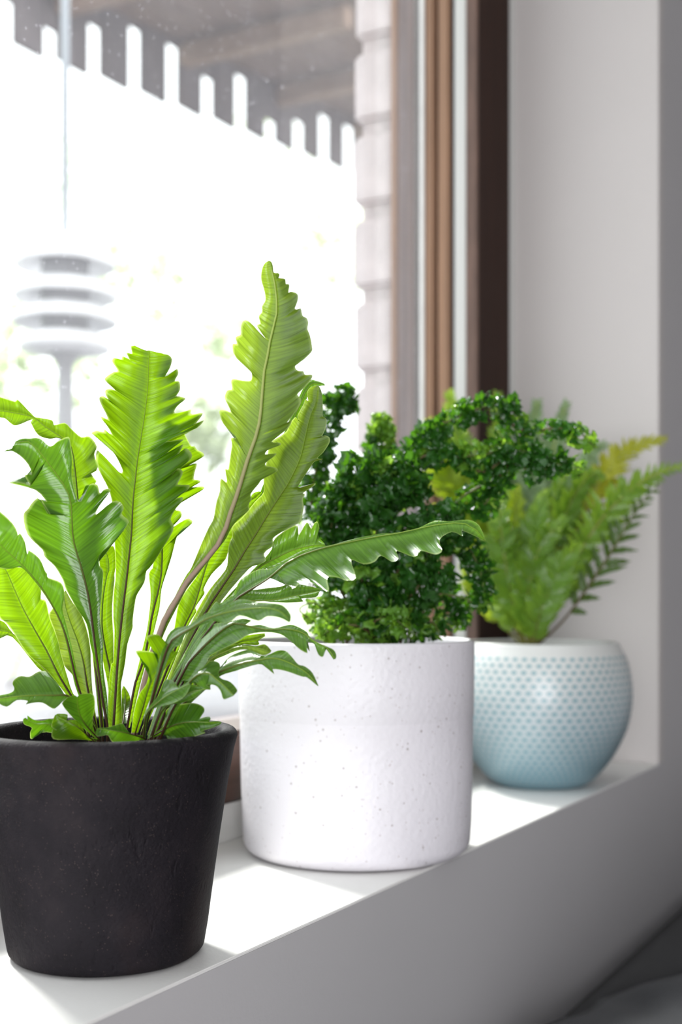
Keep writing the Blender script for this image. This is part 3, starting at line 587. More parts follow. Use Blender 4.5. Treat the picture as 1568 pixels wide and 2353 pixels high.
 '-6.9,-4.9,-91.6,0 -13.3,-3.9,-79.4,0.1035 -21,-2.6,-65.6,0.2264 -25.6,-1.3,-52.8,0.3202 -29.6,-0.1,-39.4,0.42 -32,0.8,-30.3,0.4793 -36.4,-1.2,-17.3,0.5785 -38.1,-3,-6,0.6528 -41,-4.4,-4.4,0.6929 -40.8,-5.3,2,0.7289 -44.1,-7.2,7.4,0.7876 -48.6,-10.4,14.3,0.8877 -55,-12.7,15.8,0.9454 -61.8,-14.9,15.5,1'),
('mature',
 '-3.7,-12,-89.8,0 -13.3,-16.9,-64.4,0.189 -16.5,-19.3,-51.6,0.2815 -19.9,-22.8,-33.1,0.4144 -23.5,-25.6,-19.9,0.5115 -27.8,-29.7,-9.4,0.5943 -33.9,-34.7,2.5,0.6939 -41.5,-39.7,13.2,0.7939 -47.3,-43.1,19.8,0.8619 -51.7,-45.5,24.1,0.9107 -55.3,-47.6,28.1,0.9526 -58.7,-50,33.1,1',
 '-4.6,-12.6,-89.7,0 -14.9,-17.9,-64.4,0.1857 -17.9,-20.1,-51.6,0.278 -20.9,-23.3,-33.1,0.4125 -24.2,-26,-19.9,0.5108 -28.5,-30.1,-9.4,0.5939 -34.4,-34.8,1.5,0.685 -41.9,-39.9,12.2,0.7855 -45.9,-42.4,15.2,0.8212 -50.7,-45.6,13.9,0.8273 -55.8,-49.6,14.6,0.8652 -57.9,-50.9,16.1,0.8856 -57.9,-52.8,25.4,1',
 '-2.6,-12.3,-89.7,0 -12.5,-16.9,-64.4,0.1799 -14.5,-18.9,-54.3,0.2488 -17,-21.9,-38.4,0.3574 -20,-24.9,-22.6,0.4645 -22.4,-28.3,-10.5,0.5389 -20.5,-31.3,-1.7,0.5656 -21.7,-34,5.6,0.6072 -29.1,-35.6,8.7,0.667 -29.6,-36.6,11.2,0.6807 -30.7,-37.3,12.8,0.695 -33.7,-40.2,20.4,0.7406 -40.1,-43.1,25.7,0.8057 -40.8,-42.5,22.9,0.8081 -41.6,-45.5,30.7,0.8407 -43.8,-48.8,35.7,0.897 -45.3,-48.7,34.7,0.9051 -45.4,-50.3,36.6,0.9316 -47.7,-53.2,42,0.9818 -54.5,-54.3,48.5,0.99 -57.2,-55.3,50.5,1'),
('arched',
 '-1.6,-20,-90.5,0 -8.7,-29.2,-74.4,0.2296 -16.6,-36.1,-64.5,0.4034 -24.8,-40.8,-63.6,0.5265 -36.4,-45.9,-63.2,0.6972 -47.8,-51.1,-63.7,0.8685 -54.5,-54.2,-64.5,0.9718 -56.3,-55,-64.9,1',
 '-2.3,-20.6,-90.9,0 -9.7,-29.3,-75.4,0.2118 -16.7,-35.7,-65.5,0.3828 -22.1,-41.4,-70.2,0.4364 -24.7,-43.7,-71.5,0.4696 -30.5,-45.1,-67.8,0.5776 -36,-47.6,-67.6,0.6628 -40.1,-49.6,-68.4,0.7168 -38.8,-48.6,-66.5,0.7211 -45.3,-50.9,-65.8,0.8195 -50.2,-55.4,-69.4,0.903 -56.1,-55.9,-66.4,1',
 '-0.9,-19.6,-90.5,0 -8.2,-28.1,-73.4,0.2179 -20.3,-36.9,-63.1,0.4346 -23.7,-34.4,-57.4,0.4445 -28.2,-32.5,-52.3,0.4594 -32,-32,-49.3,0.4858 -36.5,-34.5,-49.6,0.5559 -41.2,-38.5,-52.5,0.6402 -46,-39.8,-51.9,0.6996 -48.9,-42.6,-53.7,0.7612 -49.4,-44.9,-56.1,0.7992 -47.9,-46.6,-58.5,0.8105 -48,-48.3,-60.4,0.8363 -50.5,-50.5,-61.8,0.8889 -54.9,-52.9,-62.6,0.9643 -56.5,-54.5,-64,1'),
('mature',
 '1.3,-30,-91.9,0 -3.8,-35.7,-85.1,0.2837 -7.7,-42.1,-77.3,0.5713 -8.3,-49,-70,0.7987 -7.6,-55,-63.4,1',
 '0.3,-30.4,-92.4,0 -7.5,-37.6,-83.9,0.3267 -14.6,-45.3,-74.4,0.5901 -17.9,-49.2,-69,0.6792 -17,-53.1,-66.6,0.812 -12.8,-56.4,-63.3,0.9741 -8.9,-55.7,-62.4,1',
 '2.1,-30.3,-91.9,0 -0.8,-32.6,-88.5,0.1223 -1.9,-37.6,-80.3,0.302 0.1,-42.6,-73.1,0.4603 2.7,-53.6,-64.5,0.8144 1.4,-57.2,-61.2,0.9547 -5.9,-55.9,-61.8,1'),
('mature',
 '0.3,-30,-92.5,0 -12.9,-36.4,-88.6,0.3191 -27.1,-41.8,-81.4,0.6834 -34.4,-43.5,-81.2,0.8505 -40.2,-45,-78,1',
 '-0.9,-29.4,-93,0 -14.4,-34.4,-90.4,0.2934 -30.1,-37.8,-86.4,0.6459 -36.6,-36.5,-89.1,0.7202 -40.7,-34.2,-91.4,0.7298 -40.4,-37.8,-86.9,0.8141 -38.6,-40.9,-83.5,0.8616 -43,-41.9,-81.4,0.9826 -43.5,-42.7,-78.2,0.9912 -41.5,-43.8,-77.1,1',
 '0.9,-30.4,-91.9,0 -12.4,-36.7,-87,0.296 -24.8,-43.1,-78.2,0.6239 -30.8,-43.6,-78.9,0.7464 -35.7,-44.7,-78.5,0.8896 -39.9,-46.3,-75.3,1'),
('young',
 '-1.9,-35,-91.9,0 -8.5,-42.8,-83.8,0.3918 -14.7,-45,-79.5,0.6731 -20.3,-45,-77,0.8958 -22.4,-45,-74.9,1',
 '-2.9,-35.3,-92.1,0 -7.5,-38,-91.3,0.0911 -13.7,-42.4,-90.5,0.2435 -23.5,-49.1,-89.7,0.5265 -24.5,-47.7,-84.3,0.7045 -21.8,-47.3,-84.4,0.7136 -24.9,-47.3,-82.3,0.7773 -24.1,-46.1,-77.9,0.9495 -23.3,-45.3,-75.4,1',
 '-1.4,-34.7,-91.4,0 -5.2,-36.7,-90.1,0.1088 -7.9,-41.1,-82,0.351 -10.5,-43.3,-78.7,0.4801 -14.8,-44.6,-78.5,0.662 -16.8,-44.8,-79,0.707 -15.8,-43.5,-75.1,0.7244 -21.9,-44.7,-74.5,1'),
('mature',
 '31.4,-40,-90.3,0 22.9,-50.6,-86,0.3517 16.2,-56.1,-83.9,0.6093 9.2,-58.6,-82.6,0.8642 5.4,-60,-82,1',
 '30.9,-40.3,-91.3,0 28.6,-42.1,-91,0.0526 21.5,-48.7,-91.6,0.2351 14.4,-57.2,-90.3,0.5155 11.6,-58,-86.2,0.7018 8.1,-59.5,-86.5,0.8226 5.2,-61.1,-86.4,0.9768 4.6,-60.7,-83.9,1',
 '31.3,-39.4,-89.3,0 29.2,-41.2,-88.1,0.0665 24.1,-48.7,-86.7,0.2921 20.7,-49.6,-82.6,0.3829 18.7,-49.8,-80,0.4303 15.3,-53.7,-80.6,0.5795 10.4,-57.2,-81.8,0.7951 6.3,-59.2,-81.6,0.9608 4.8,-59.3,-83.1,1'),
('mature',
 '32.9,-30,-90.9,0 44.9,-38.1,-83.8,0.2696 55,-44.4,-80.1,0.481 65.9,-51.1,-78.9,0.7042 74,-56.2,-78.9,0.8717 80.1,-60,-78.2,1',
 '32.4,-29.9,-90.4,0 43.6,-35.8,-81.5,0.2017 43.3,-35.5,-73.8,0.2167 47.9,-37.3,-70.5,0.281 56,-40.4,-68.7,0.3842 62.6,-44.3,-68.4,0.5146 67.5,-47.4,-70.1,0.6124 68.5,-49.5,-73,0.67 65.3,-50.2,-77,0.6804 69.5,-52,-75.8,0.7434 72.2,-53.5,-75.6,0.7943 72.8,-54.3,-77.1,0.8162 70.8,-54.6,-78.3,0.8209 78.3,-59.9,-77.5,1',
 '33.2,-30.2,-91.6,0 44.1,-35.5,-87.2,0.1597 44.2,-36.7,-90.6,0.1688 54.7,-42,-90.6,0.3018 64.7,-49.5,-87.2,0.5705 69.5,-52.3,-85.3,0.6791 66.5,-52.3,-84.6,0.6872 74,-56.2,-81.9,0.8438 79.4,-60.4,-79.5,1'),
('pale',
 '18.3,0,-90.5,0 23.2,-0.8,-66.3,0.0761 27.3,-1.3,-47.9,0.1338 34.7,-2.1,-25.9,0.2054 39.6,-2.4,-15.1,0.2417 47.2,-2.9,-2.8,0.2863 55.3,-3.3,10.6,0.3347 66.6,-3.9,22.4,0.3851 75.7,-4.3,35.5,0.4345 80,-4.8,48.9,0.478 84.3,-4.8,60.7,0.5168 88,-4.4,73,0.5566 91.2,-4.1,83.7,0.5912 94.9,-3.7,94.5,0.6264 98.1,-3.4,103.6,0.6563 100,-3.1,116,0.6948 101,-2.6,129.5,0.7364 102.1,-2.3,140.3,0.7697 102.3,-2.2,143.6,0.7799 104.4,-1.9,152.8,0.8089 106,-1.6,162.5,0.8391 108.7,-1.3,173.3,0.8733 110.3,-1,181.4,0.8986 109.8,-0.7,192.3,0.9318 108.1,-0.3,203.1,0.9654 106.2,-0.1,210.2,0.9877 104.9,0,214,1',
 '16.6,0.2,-90.6,0 22.1,-0.6,-66.3,0.0717 25.4,-1,-49,0.1232 33.3,-1.8,-25.9,0.1965 39,-2.1,-11.9,0.2393 44.4,-2.4,-3.3,0.2699 48.2,-2.5,4.2,0.294 52.5,-2.8,11.7,0.3197 55.7,-2.8,16.5,0.3339 65.3,-2.4,39.4,0.3976 67.5,-2.7,43.6,0.4209 69.6,-3,47.9,0.4364 71.3,-3,58.1,0.463 73.4,-3.1,65.1,0.486 73.7,-3,71.5,0.5021 75,-3.1,72.8,0.5087 78.3,-3.6,70.4,0.5127 77.1,-2.9,79,0.531 79.3,-3.1,79,0.5368 80.6,-2.6,89.3,0.5631 81.4,-2.3,95.2,0.5787 80.8,-2,99,0.5861 84.1,-2.3,99.2,0.5944 83,-2.1,101.1,0.5957 75.9,-0.7,108.3,0.5991 73.1,0.1,115.4,0.622 73.6,0.2,117.6,0.6289 76.9,-0.2,117.5,0.6366 80.2,-0.7,116.4,0.6418 78.5,-0.2,120.7,0.6546 76.1,0.3,126.2,0.6657 77.9,0.2,130.5,0.6816 81.2,-0.2,131,0.69 80.6,0.1,135.9,0.7017 82.3,-0,137.4,0.7095 87.7,-0.7,136.5,0.7196 93.1,-1.4,136.2,0.7312 94.2,-1.4,139.4,0.7424 93.1,-1.2,142.7,0.7479 87.7,-0.3,147.7,0.7504 82.8,0.6,152.7,0.7528 81.6,1.1,158.2,0.7662 82.2,1.1,159.8,0.7717 84.6,0.8,160,0.7781 83.8,1.2,164.1,0.7874 87,0.9,166.2,0.8002 87,1.2,172.2,0.8114 88.6,1.2,176,0.8268 91.9,0.8,175.4,0.8318 96.3,0,170.9,0.8339 99.5,-0.6,166.5,0.8358 103.3,-1.2,163.1,0.8384 97.3,0.1,172,0.8468 99.5,-0.1,173.6,0.8565 98.4,0.3,178.2,0.869 100.6,0.2,181.2,0.8822 100.5,0.4,185,0.9013 102.7,0.2,188.7,0.9159 102.2,0.4,194.1,0.9353 100.3,0.8,200.7,0.9562 100,0.8,205,0.9729 101.1,0.6,210.3,0.9908 103.2,0.3,213.2,0.9984 104.9,0,214,1',
 '20.3,-2.5,-90.3,0 25.2,-3.2,-66.1,0.072 30.3,-4.7,-47.2,0.1297 38.6,-6.7,-25.7,0.1978 44,-7.5,-15,0.2343 48.2,-6.9,-7,0.2624 52.9,-6.3,2,0.2942 60.6,-7.7,11.6,0.3314 69.9,-5.8,24.8,0.3819 77.1,-8,32.7,0.4117 81.5,-9.9,40.6,0.4351 86.1,-14,45.7,0.4505 92.9,-20.9,50.6,0.4662 94,-21.7,52.1,0.471 93.4,-19.5,54.8,0.4805 95.6,-21,58.4,0.4905 94.9,-18.7,61.7,0.5017 99.9,-23.2,67.2,0.5183 102.1,-24.9,70.1,0.5274 108.8,-32.9,73.1,0.536 112.6,-37.3,75.2,0.5451 110.3,-32.8,77.7,0.5542 105.3,-25.2,79,0.5607 104.3,-22.8,81.3,0.5686 110.7,-29.4,85.3,0.5818 110.6,-28.7,86.7,0.5863 103.9,-19.3,86.9,0.5904 106,-20.8,89.9,0.6002 113.3,-29.8,91.5,0.6062 113.8,-29.7,93.1,0.6113 111,-25.3,94.1,0.6157 107.1,-19.9,94.2,0.6178 112,-24.9,97.8,0.6265 119.2,-34.4,102.3,0.6347 121.3,-36.5,106.7,0.6466 118.1,-31.9,105.2,0.6479 126.2,-42.8,113,0.6636 127.2,-43.7,117.5,0.6772 125.1,-39.9,120.6,0.6889 128.3,-44.5,123,0.6962 131.4,-48.9,125.8,0.704 134.3,-52.8,129.2,0.7126 134,-51.7,131.5,0.732 129.8,-45,132.6,0.7377 128.7,-42.4,135.1,0.7459 124.9,-36.3,136.6,0.7525 123.3,-32.5,140.4,0.7649 127.6,-38,142.5,0.7682 133.4,-45.5,147.3,0.7825 133.9,-44.7,151.5,0.8018 132.5,-39.9,158.6,0.8283 131.1,-36.5,162.3,0.8383 131.6,-36,166,0.8525 130.5,-33.2,169.7,0.8654 127.8,-28.4,172.3,0.8731 126.4,-25.8,177.6,0.8793 122.5,-19.7,177.9,0.8826 124.5,-23,182.4,0.898 124.5,-23.2,186.5,0.9124 120,-16.4,189.7,0.9214 118.4,-13.7,189.8,0.9234 119,-15.6,194.6,0.9375 116.7,-12.3,195.9,0.9422 116.2,-12.1,199.2,0.9528 113.9,-8.9,200.7,0.9579 111.3,-4.8,200.9,0.959 112.2,-7.4,204.3,0.9688 108.2,-1.6,206,0.9751 107.7,-2.4,210.1,0.9875 106.6,-2.2,212.9,0.9963 104.9,0,214,1'),
('pale',
 '26.6,10,-94,0 36.3,12.1,-68.5,0.1075 47.5,14.3,-42.9,0.2171 58.7,16.3,-20.1,0.3166 68.3,17.8,-3.7,0.3905 80.6,19.5,14.4,0.4756 87.7,20.9,26.7,0.5304 94.8,22.4,37.8,0.5812 102.4,24.2,50.6,0.6385 110.6,25.9,63.5,0.697 116.7,27.2,73,0.7401 122.7,28.8,85.4,0.7925 125,29.5,91.6,0.8174 127.7,31,104,0.8654 131,32.6,118.2,0.9202 134.9,33.8,127.9,0.9593 136,35,138.8,1',
 '24.5,10.7,-94,0 33.4,12.9,-68.6,0.0974 43,15.4,-43,0.2008 52.8,17.7,-20.1,0.2939 64.1,19.7,0.7,0.3813 75,20.6,14.4,0.4511 76.5,22.2,22.8,0.4771 76.9,23.9,31.2,0.4984 79.1,24.8,36.8,0.5168 78.9,26.5,43.5,0.5311 85.6,26.9,49.6,0.5708 94.4,27.8,60.3,0.6256 99.9,28.4,66.4,0.6593 99.8,30.8,76.1,0.6798 101.8,33.9,90.4,0.7269 104,36.1,100.7,0.7793 110.8,35.2,105.1,0.8138 115.3,34.7,108.4,0.8398 116.4,35,111.3,0.8536 120.9,35,117.7,0.8871 123.1,34,114.5,0.889 122.5,35,119.1,0.9018 126.5,35.5,126.5,0.9325 127.6,36,129.9,0.9468 129.5,35.3,128.7,0.9487 128.7,36.6,134.5,0.9753 130.9,36.4,137.9,0.9907 135.4,35.3,139.4,1',
 '28.9,8,-93.7,0 39.7,8.4,-69.6,0.0969 50.9,9.8,-45.5,0.1982 65,10.8,-20,0.3094 73.4,12.1,-5.7,0.3739 91.2,10.3,14.9,0.468 97.5,6.4,17.5,0.4812 103.1,3.1,20.2,0.4968 101.7,7.7,25.2,0.5184 107.8,5.7,30,0.5404 107.1,9.3,34.5,0.5596 110.9,8,37.7,0.5747 117.1,4.7,40.8,0.5906 125.3,0.4,44.9,0.6144 126.3,2.6,49.3,0.6338 127.3,6,55.5,0.6601 126.6,10.1,60.7,0.6817 128,11.3,64,0.6964 127.1,12.8,65.2,0.7012 134.9,8.2,69.8,0.7163 134.3,9.4,71,0.7191 129.3,13.5,69.7,0.7215 123.6,18.4,68.7,0.724 125.3,19.2,72.9,0.7371 132.5,18.4,83.8,0.7792 135.8,16.4,86.9,0.7862 140.8,11.2,86.9,0.7884 136.3,16.3,87.9,0.794 140.2,13.5,91.5,0.8063 144.1,11.4,97.3,0.8289 144.1,13,101.3,0.8484 140.7,17.3,103.5,0.8581 139,18.8,102.6,0.859 141.3,18.5,108,0.8812 142.1,20.4,114.4,0.915 139.5,24.2,117.1,0.9241 139.5,27.5,123.7,0.9494 138.9,30.8,133.1,0.9803 137.1,33.6,138,0.9976 136,34.7,139,1'),
('arched',
 '30.3,-12,-93.5,0 37.9,-13.5,-73.2,0.0769 46.6,-14.9,-55.6,0.1465 56.8,-16.3,-39.7,0.2139 70.1,-17.9,-21.2,0.2955 85.4,-19.5,-4.7,0.3761 96.7,-20.5,2.6,0.4245 105.8,-21.3,8.2,0.4631 120.2,-22.5,19.9,0.5301 138.1,-23.6,26.8,0.5997 155,-24.6,30.8,0.6627 174.8,-25.8,34.7,0.7363 189.6,-26.7,37.1,0.7911 209.4,-27.8,41.5,0.865 224.1,-28.7,43,0.9194 233.9,-29.3,40.5,0.9566 241.7,-30,31.6,1',
 '27.9,-10.1,-93.7,0 33.2,-10.4,-76.1,0.0569 43,-12.1,-55.8,0.1357 55.2,-12.1,-33,0.2219 60,-11.8,-24.5,0.2544 67.7,-10.9,-11.5,0.3016 72,-11,-6.2,0.3248 75,-13.7,-7.2,0.3351 83.7,-15.9,-0.9,0.3723 87.6,-12,7.6,0.3931 98.7,-13.2,14.1,0.4384 108,-18.2,15,0.4789 123.2,-22,21.9,0.5421 135.1,-21.6,27.9,0.5876 145.1,-23.3,29.3,0.6253 160,-23.6,33.3,0.6795 177.8,-24.6,36.7,0.7451 187.7,-26.4,36.7,0.7831 199.5,-27,39.6,0.8272 210.5,-25.3,44.6,0.8642 219.3,-27.1,44,0.8991 231.3,-25.8,45.1,0.9384 238.2,-26.1,41.6,0.9614 241.8,-29.4,32.6,1',
 '32.1,-13.6,-93.3,0 40.9,-15.9,-72.4,0.0765 47.8,-16.1,-56.1,0.141 58,-17.4,-40.2,0.2072 71.3,-19.3,-22.2,0.2849 88.3,-20.8,-4.4,0.3736 95.3,-21.2,0.5,0.4043 106.2,-21.4,9,0.4517 111.2,-21.8,12,0.463 115.5,-28.9,6.9,0.4657 121.7,-37.3,2,0.4691 127.6,-38.4,5.9,0.4826 135.5,-43.5,4.9,0.5143 144.3,-52.3,0,0.5239 143.3,-43.2,8.7,0.5518 150.1,-45.5,8.7,0.5807 154.9,-49,6.8,0.5907 160.7,-48.7,8.7,0.6165 157.9,-36.7,19.6,0.6408 165.6,-41.4,17,0.6594 172.4,-41.6,18.5,0.6849 176.4,-38.6,22.4,0.7079 183,-44.4,18.4,0.7221 186.9,-43.2,20.4,0.7398 186.2,-37.8,25.4,0.7513 196.5,-44.8,21.3,0.7733 200.6,-41.8,25.3,0.7964 208.9,-47,22.7,0.8175 213.4,-45.5,25.2,0.8495 212.5,-38,32.2,0.8614 220.7,-34,37.3,0.9004 227.3,-36.8,34.2,0.9299 225.7,-33.1,38.3,0.9318 233.5,-33.1,35.4,0.9685 241.7,-30.2,31.4,1'),
('arched',
 '30.1,0,-92.8,0 51.5,4.3,-50.9,0.2715 71,7.9,-17,0.4946 93.9,13,12.5,0.7067 108.3,15.3,21.9,0.8039 121.8,17.3,28.2,0.8875 134.3,19,30.9,0.959 141.6,20,30.4,1',
 '28.1,0.4,-92.9,0 48.6,5.4,-45.3,0.2687 65.3,8.2,-17,0.4525 94.9,13.2,15.6,0.6985 102.1,14.8,22.9,0.7472 107.2,16.2,30.3,0.7752 107.2,17,34.5,0.7779 116.5,19,41.9,0.836 122.7,19.8,44,0.8655 123.8,18.9,37.7,0.8805 129,21.2,46.2,0.9164 132.1,20.7,41.9,0.9351 135.3,21.8,47.3,0.939 137.4,21.3,42,0.9593 136.3,20.3,36.7,0.9636 140.5,20.4,32.5,1',
 '32.3,0.4,-92.9,0 54.3,4.8,-53.8,0.2533 73.8,8.4,-19.9,0.478 98,13.7,12.5,0.7202 108.3,15.6,14.6,0.7648 118.6,17.3,19.9,0.8342 129,18.8,26.2,0.9195 141,20.1,29.9,1'),
('arched',
 '32,-5,-92.3,0 49.6,-2.6,-58.9,0.2442 68.9,-0.1,-25.3,0.4936 83.1,0,-6.6,0.6432 93.9,0,-5.9,0.712 108.2,0,-5.2,0.8037 122.6,0,-2.3,0.8972 138.4,0,0.9,1',
 '30.2,-4.3,-92.4,0 47.2,-1.6,-57.6,0.2352 66,1.4,-22.5,0.4822 83.7,1.7,-2.3,0.6354 100.8,3,2,0.7348 112.4,3,3.4,0.8143 118.8,3.4,5.6,0.8597 129.7,2,4.1,0.942 139.1,0.4,1.6,1',
 '33.7,-5.6,-92.2,0 52.6,-4.3,-61.6,0.2232 71.9,-1.8,-28.1,0.4734 93.9,-0.6,-7.3,0.7017 106.1,-0.5,-6.6,0.7802 116.9,-1.4,-7,0.8394 127.6,-1.9,-6.3,0.9066 125.5,-1.1,-4.5,0.9092 135.5,-1.5,-3.4,0.9731 137.6,-0.4,-0.2,1'),
('arched',
 '34.6,-20,-91.5,0 44.7,-24.9,-66.9,0.162 53.5,-28.4,-50,0.2794 56.5,-29.5,-44.5,0.3182 68.6,-32.8,-31.9,0.4265 79.2,-35.5,-22.8,0.5133 86.9,-37.6,-19.3,0.5662 95.3,-39.8,-21.3,0.6203 107,-42.8,-23.3,0.6958 117.4,-45.5,-22.6,0.7615 127.6,-48.1,-24.5,0.8284 135.1,-50.5,-29.8,0.8879 143.2,-52.9,-33.8,0.9466 147.9,-55,-40.4,1',
 '33.6,-18.2,-91.7,0 43.2,-21,-65.7,0.1603 50.8,-23.6,-50.3,0.2636 53.5,-22.4,-42.8,0.3052 60,-17.6,-31.1,0.3781 69.1,-17.6,-21.2,0.4534 80.7,-29.2,-18.9,0.5218 90.4,-29.4,-16.8,0.5712 96,-30.8,-18.1,0.6014 92.3,-36.1,-19.4,0.6049 95.2,-39.1,-21,0.6209 101.9,-36.2,-20.4,0.6565 110.4,-41.8,-22.3,0.7161 119.2,-39.2,-20.3,0.7626 124,-39.8,-21,0.7921 130.9,-44,-24.6,0.8395 132.4,-48.1,-27.2,0.8618 137.1,-50.3,-30.5,0.9005 143.2,-51.3,-33.2,0.9427 147.2,-47.8,-35.3,0.9654 148.9,-50.1,-38.6,0.9909 148.3,-53.9,-40.8,1',
 '35.5,-20.5,-92,0 45.8,-25.2,-69,0.1443 51.3,-27.4,-56.4,0.2295 57.9,-30.3,-56.2,0.2344 68,-34.4,-46.3,0.3206 70.8,-34.6,-39.4,0.3734 86.4,-40,-31.6,0.4834 95.4,-41.2,-26.1,0.5954 105.7,-42.5,-24.7,0.6687 114.6,-45.3,-25.9,0.7167 120.9,-48.5,-29.9,0.7536 126.4,-51.9,-34.5,0.8105 131.5,-52.9,-37.1,0.8432 130.8,-51.8,-33.8,0.846 132.8,-52.5,-36.1,0.853 130.4,-51.2,-31.1,0.8576 132.8,-50.6,-30.5,0.867 135.5,-51.3,-31.8,0.8858 137.9,-54.4,-37.7,0.9107 140.6,-55.5,-39.3,0.9436 141.9,-54.2,-36.4,0.9463 141.9,-53.2,-33.7,0.9485 145.9,-54.8,-39,0.9848 147.3,-55.5,-41,1'),
('arched',
 '38.8,-30,-89.5,0 53.6,-35.8,-70,0.192 70.4,-41.4,-53.5,0.3788 77.8,-43.5,-48.8,0.4493 90.4,-47.3,-44.2,0.5567 100.8,-50.7,-41.6,0.6432 111,-54.1,-40.1,0.7282 121.2,-57.6,-42.9,0.8162 131.4,-61.6,-48.7,0.9144 138.1,-65,-56.1,1',
 '37,-26.7,-89.9,0 50.5,-28,-68.5,0.1775 66.6,-30.7,-50.9,0.3572 76.6,-37.2,-46.8,0.4369 82,-28.3,-40.4,0.4847 92.4,-28.8,-36.2,0.5633 97.7,-34.8,-36.6,0.6078 102.4,-44.4,-38.9,0.6497 107.9,-46.3,-38.1,0.6945 113.1,-40.9,-36,0.7149 117.8,-39.8,-36.4,0.7484 121.5,-47.1,-39.4,0.7935 125.8,-54.4,-43.8,0.8451 129.8,-53.5,-45.1,0.8778 134.6,-56.1,-49,0.9273 138.3,-64.5,-56.1,1',
 '40.3,-30.5,-89.4,0 55.9,-36.7,-71.8,0.177 73.2,-42.9,-56,0.3676 78.6,-44.1,-51.1,0.4313 87.6,-46.8,-48.2,0.509 101.5,-51.5,-43.9,0.6325 106.3,-53.9,-45.8,0.6584 111.6,-57.5,-49.6,0.6978 110.5,-56.3,-46.7,0.7016 118,-58.8,-47.5,0.7778 128.1,-62.2,-50.6,0.8881 131.4,-62.9,-51.2,0.927 137.9,-65.1,-56.2,1'),
('young',
 '35.1,-15,-91.2,0 51.5,-18,-66.1,0.3037 67.2,-20,-43.6,0.5844 77.7,-20,-37.3,0.711 88.2,-20,-31.7,0.834 96.6,-20,-30.3,0.9221 103.7,-20,-27.5,1',
 '33.9,-14.8,-91.2,0 50,-17.6,-64.7,0.2966 67.9,-19.5,-40.1,0.5947 85.4,-19.6,-31,0.8006 92.4,-19.3,-27.5,0.8688 103.6,-19.7,-26.1,1',
 '36.2,-15.2,-91.1,0 52.9,-18.3,-67.7,0.2843 68.7,-20.3,-44.3,0.5825 78.5,-20.3,-38.7,0.6976 86.8,-20.1,-33.1,0.8074 98.1,-20.8,-33.8,0.9068 100.2,-20.7,-32.4,0.9368 99.5,-20.3,-31,0.9415 104.2,-20.1,-27.8,1'),
('pale',
 '37.3,-25,-90.1,0 55.7,-30.8,-67.7,0.2889 68.9,-36.2,-44.4,0.56 81.5,-39.3,-36.4,0.7127 91.3,-41.3,-33.6,0.8168 101,-43.3,-34.5,0.9175 108.5,-45,-36.8,1',
 '36.1,-24,-90.2,0 54.2,-28.8,-66,0.2864 69.5,-34.9,-42.1,0.5681 82.7,-36.7,-33.1,0.7179 92.5,-40,-32.3,0.8194 99.5,-41.8,-33.2,0.8948 104.9,-40.7,-32.2,0.9414 109.2,-44.1,-36.2,1',
 '38.4,-25.3,-90,0 57.1,-31.1,-69.3,0.2729 71,-36.8,-45.1,0.5643 78.8,-38.6,-39.9,0.6612 89.9,-41.2,-35.6,0.7874 96.8,-42.9,-36.2,0.8647 103.8,-45,-38.9,0.9495 108.9,-45.1,-37,1'),
('arched',
 '40.6,-35,-88.9,0 49.6,-45.7,-70.5,0.2672 62.5,-57.5,-52.3,0.5636 71.7,-62.9,-48.6,0.6977 77.4,-66.5,-51.7,0.7886 82.3,-70.1,-55.4,0.8774 88.6,-75,-60.9,1',
 '39.2,-32.8,-89.2,0 47.2,-39.8,-68.3,0.2592 64,-53.3,-49.2,0.577 68.5,-51.5,-45.3,0.6338 71.9,-45.5,-42.2,0.6424 76.5,-43.6,-43.3,0.6596 78.1,-49.7,-46,0.7104 78,-59.6,-49.5,0.7632 80.3,-63.1,-51.9,0.8099 85.5,-61.6,-54,0.8745 89.9,-66.8,-58.2,0.9789 89.6,-71.3,-59.9,1',
 '42,-35.4,-88.9,0 51.6,-45.1,-72.4,0.2316 61.6,-55.8,-55.1,0.5132 68,-59,-58.2,0.5427 74,-65.5,-58.3,0.7089 71.3,-65.5,-55.4,0.7165 76.8,-67.5,-55.5,0.7864 80.4,-70.6,-58.6,0.8617 82.4,-74.2,-63.2,0.9355 86,-75,-62.2,0.9791 88.3,-75.1,-61.2,1'),
('arched',
 '30.3,-40,-89.8,0 33.7,-51.8,-74.8,0.2952 42.5,-61,-65.9,0.5335 50.3,-66.6,-60.5,0.7204 58.4,-72.2,-56.1,0.9051 62.6,-75,-54.2,1',
 '29.3,-38.2,-90,0 32,-47.7,-74.2,0.2751 34.8,-49.1,-70,0.363 41.4,-52.7,-62.1,0.5382 43.3,-45.2,-55.1,0.6195 46.6,-46.9,-53.2,0.6873 52.2,-58.9,-54.6,0.7899 55.3,-67.7,-56.5,0.8457 60.7,-71.3,-53.7,0.9721 62.6,-74.4,-54,1',
 '31.1,-40.2,-89.7,0 35.4,-53.6,-73.1,0.3383 44.4,-60.4,-68.5,0.4861 51,-64.6,-66.6,0.5975 58.1,-69.7,-62.7,0.7682 62,-74.1,-57.9,0.9398 63.1,-75.2,-54.9,1'),
('arched',
 '34.7,-35,-90.3,0 42.3,-45.4,-72.9,0.3451 53.4,-52,-64.7,0.5976 61.3,-55.4,-60.4,0.7693 68.7,-58.3,-58.7,0.9139 73.1,-60,-58.2,1',
 '34.2,-34.7,-90.4,0 41.7,-44.5,-71.9,0.3344 47.7,-47.2,-62.5,0.4894 60.5,-52.3,-56.1,0.7279 66.5,-56.3,-57.3,0.8619 70.6,-57.5,-55.7,0.946 72.8,-59.8,-57.8,1',
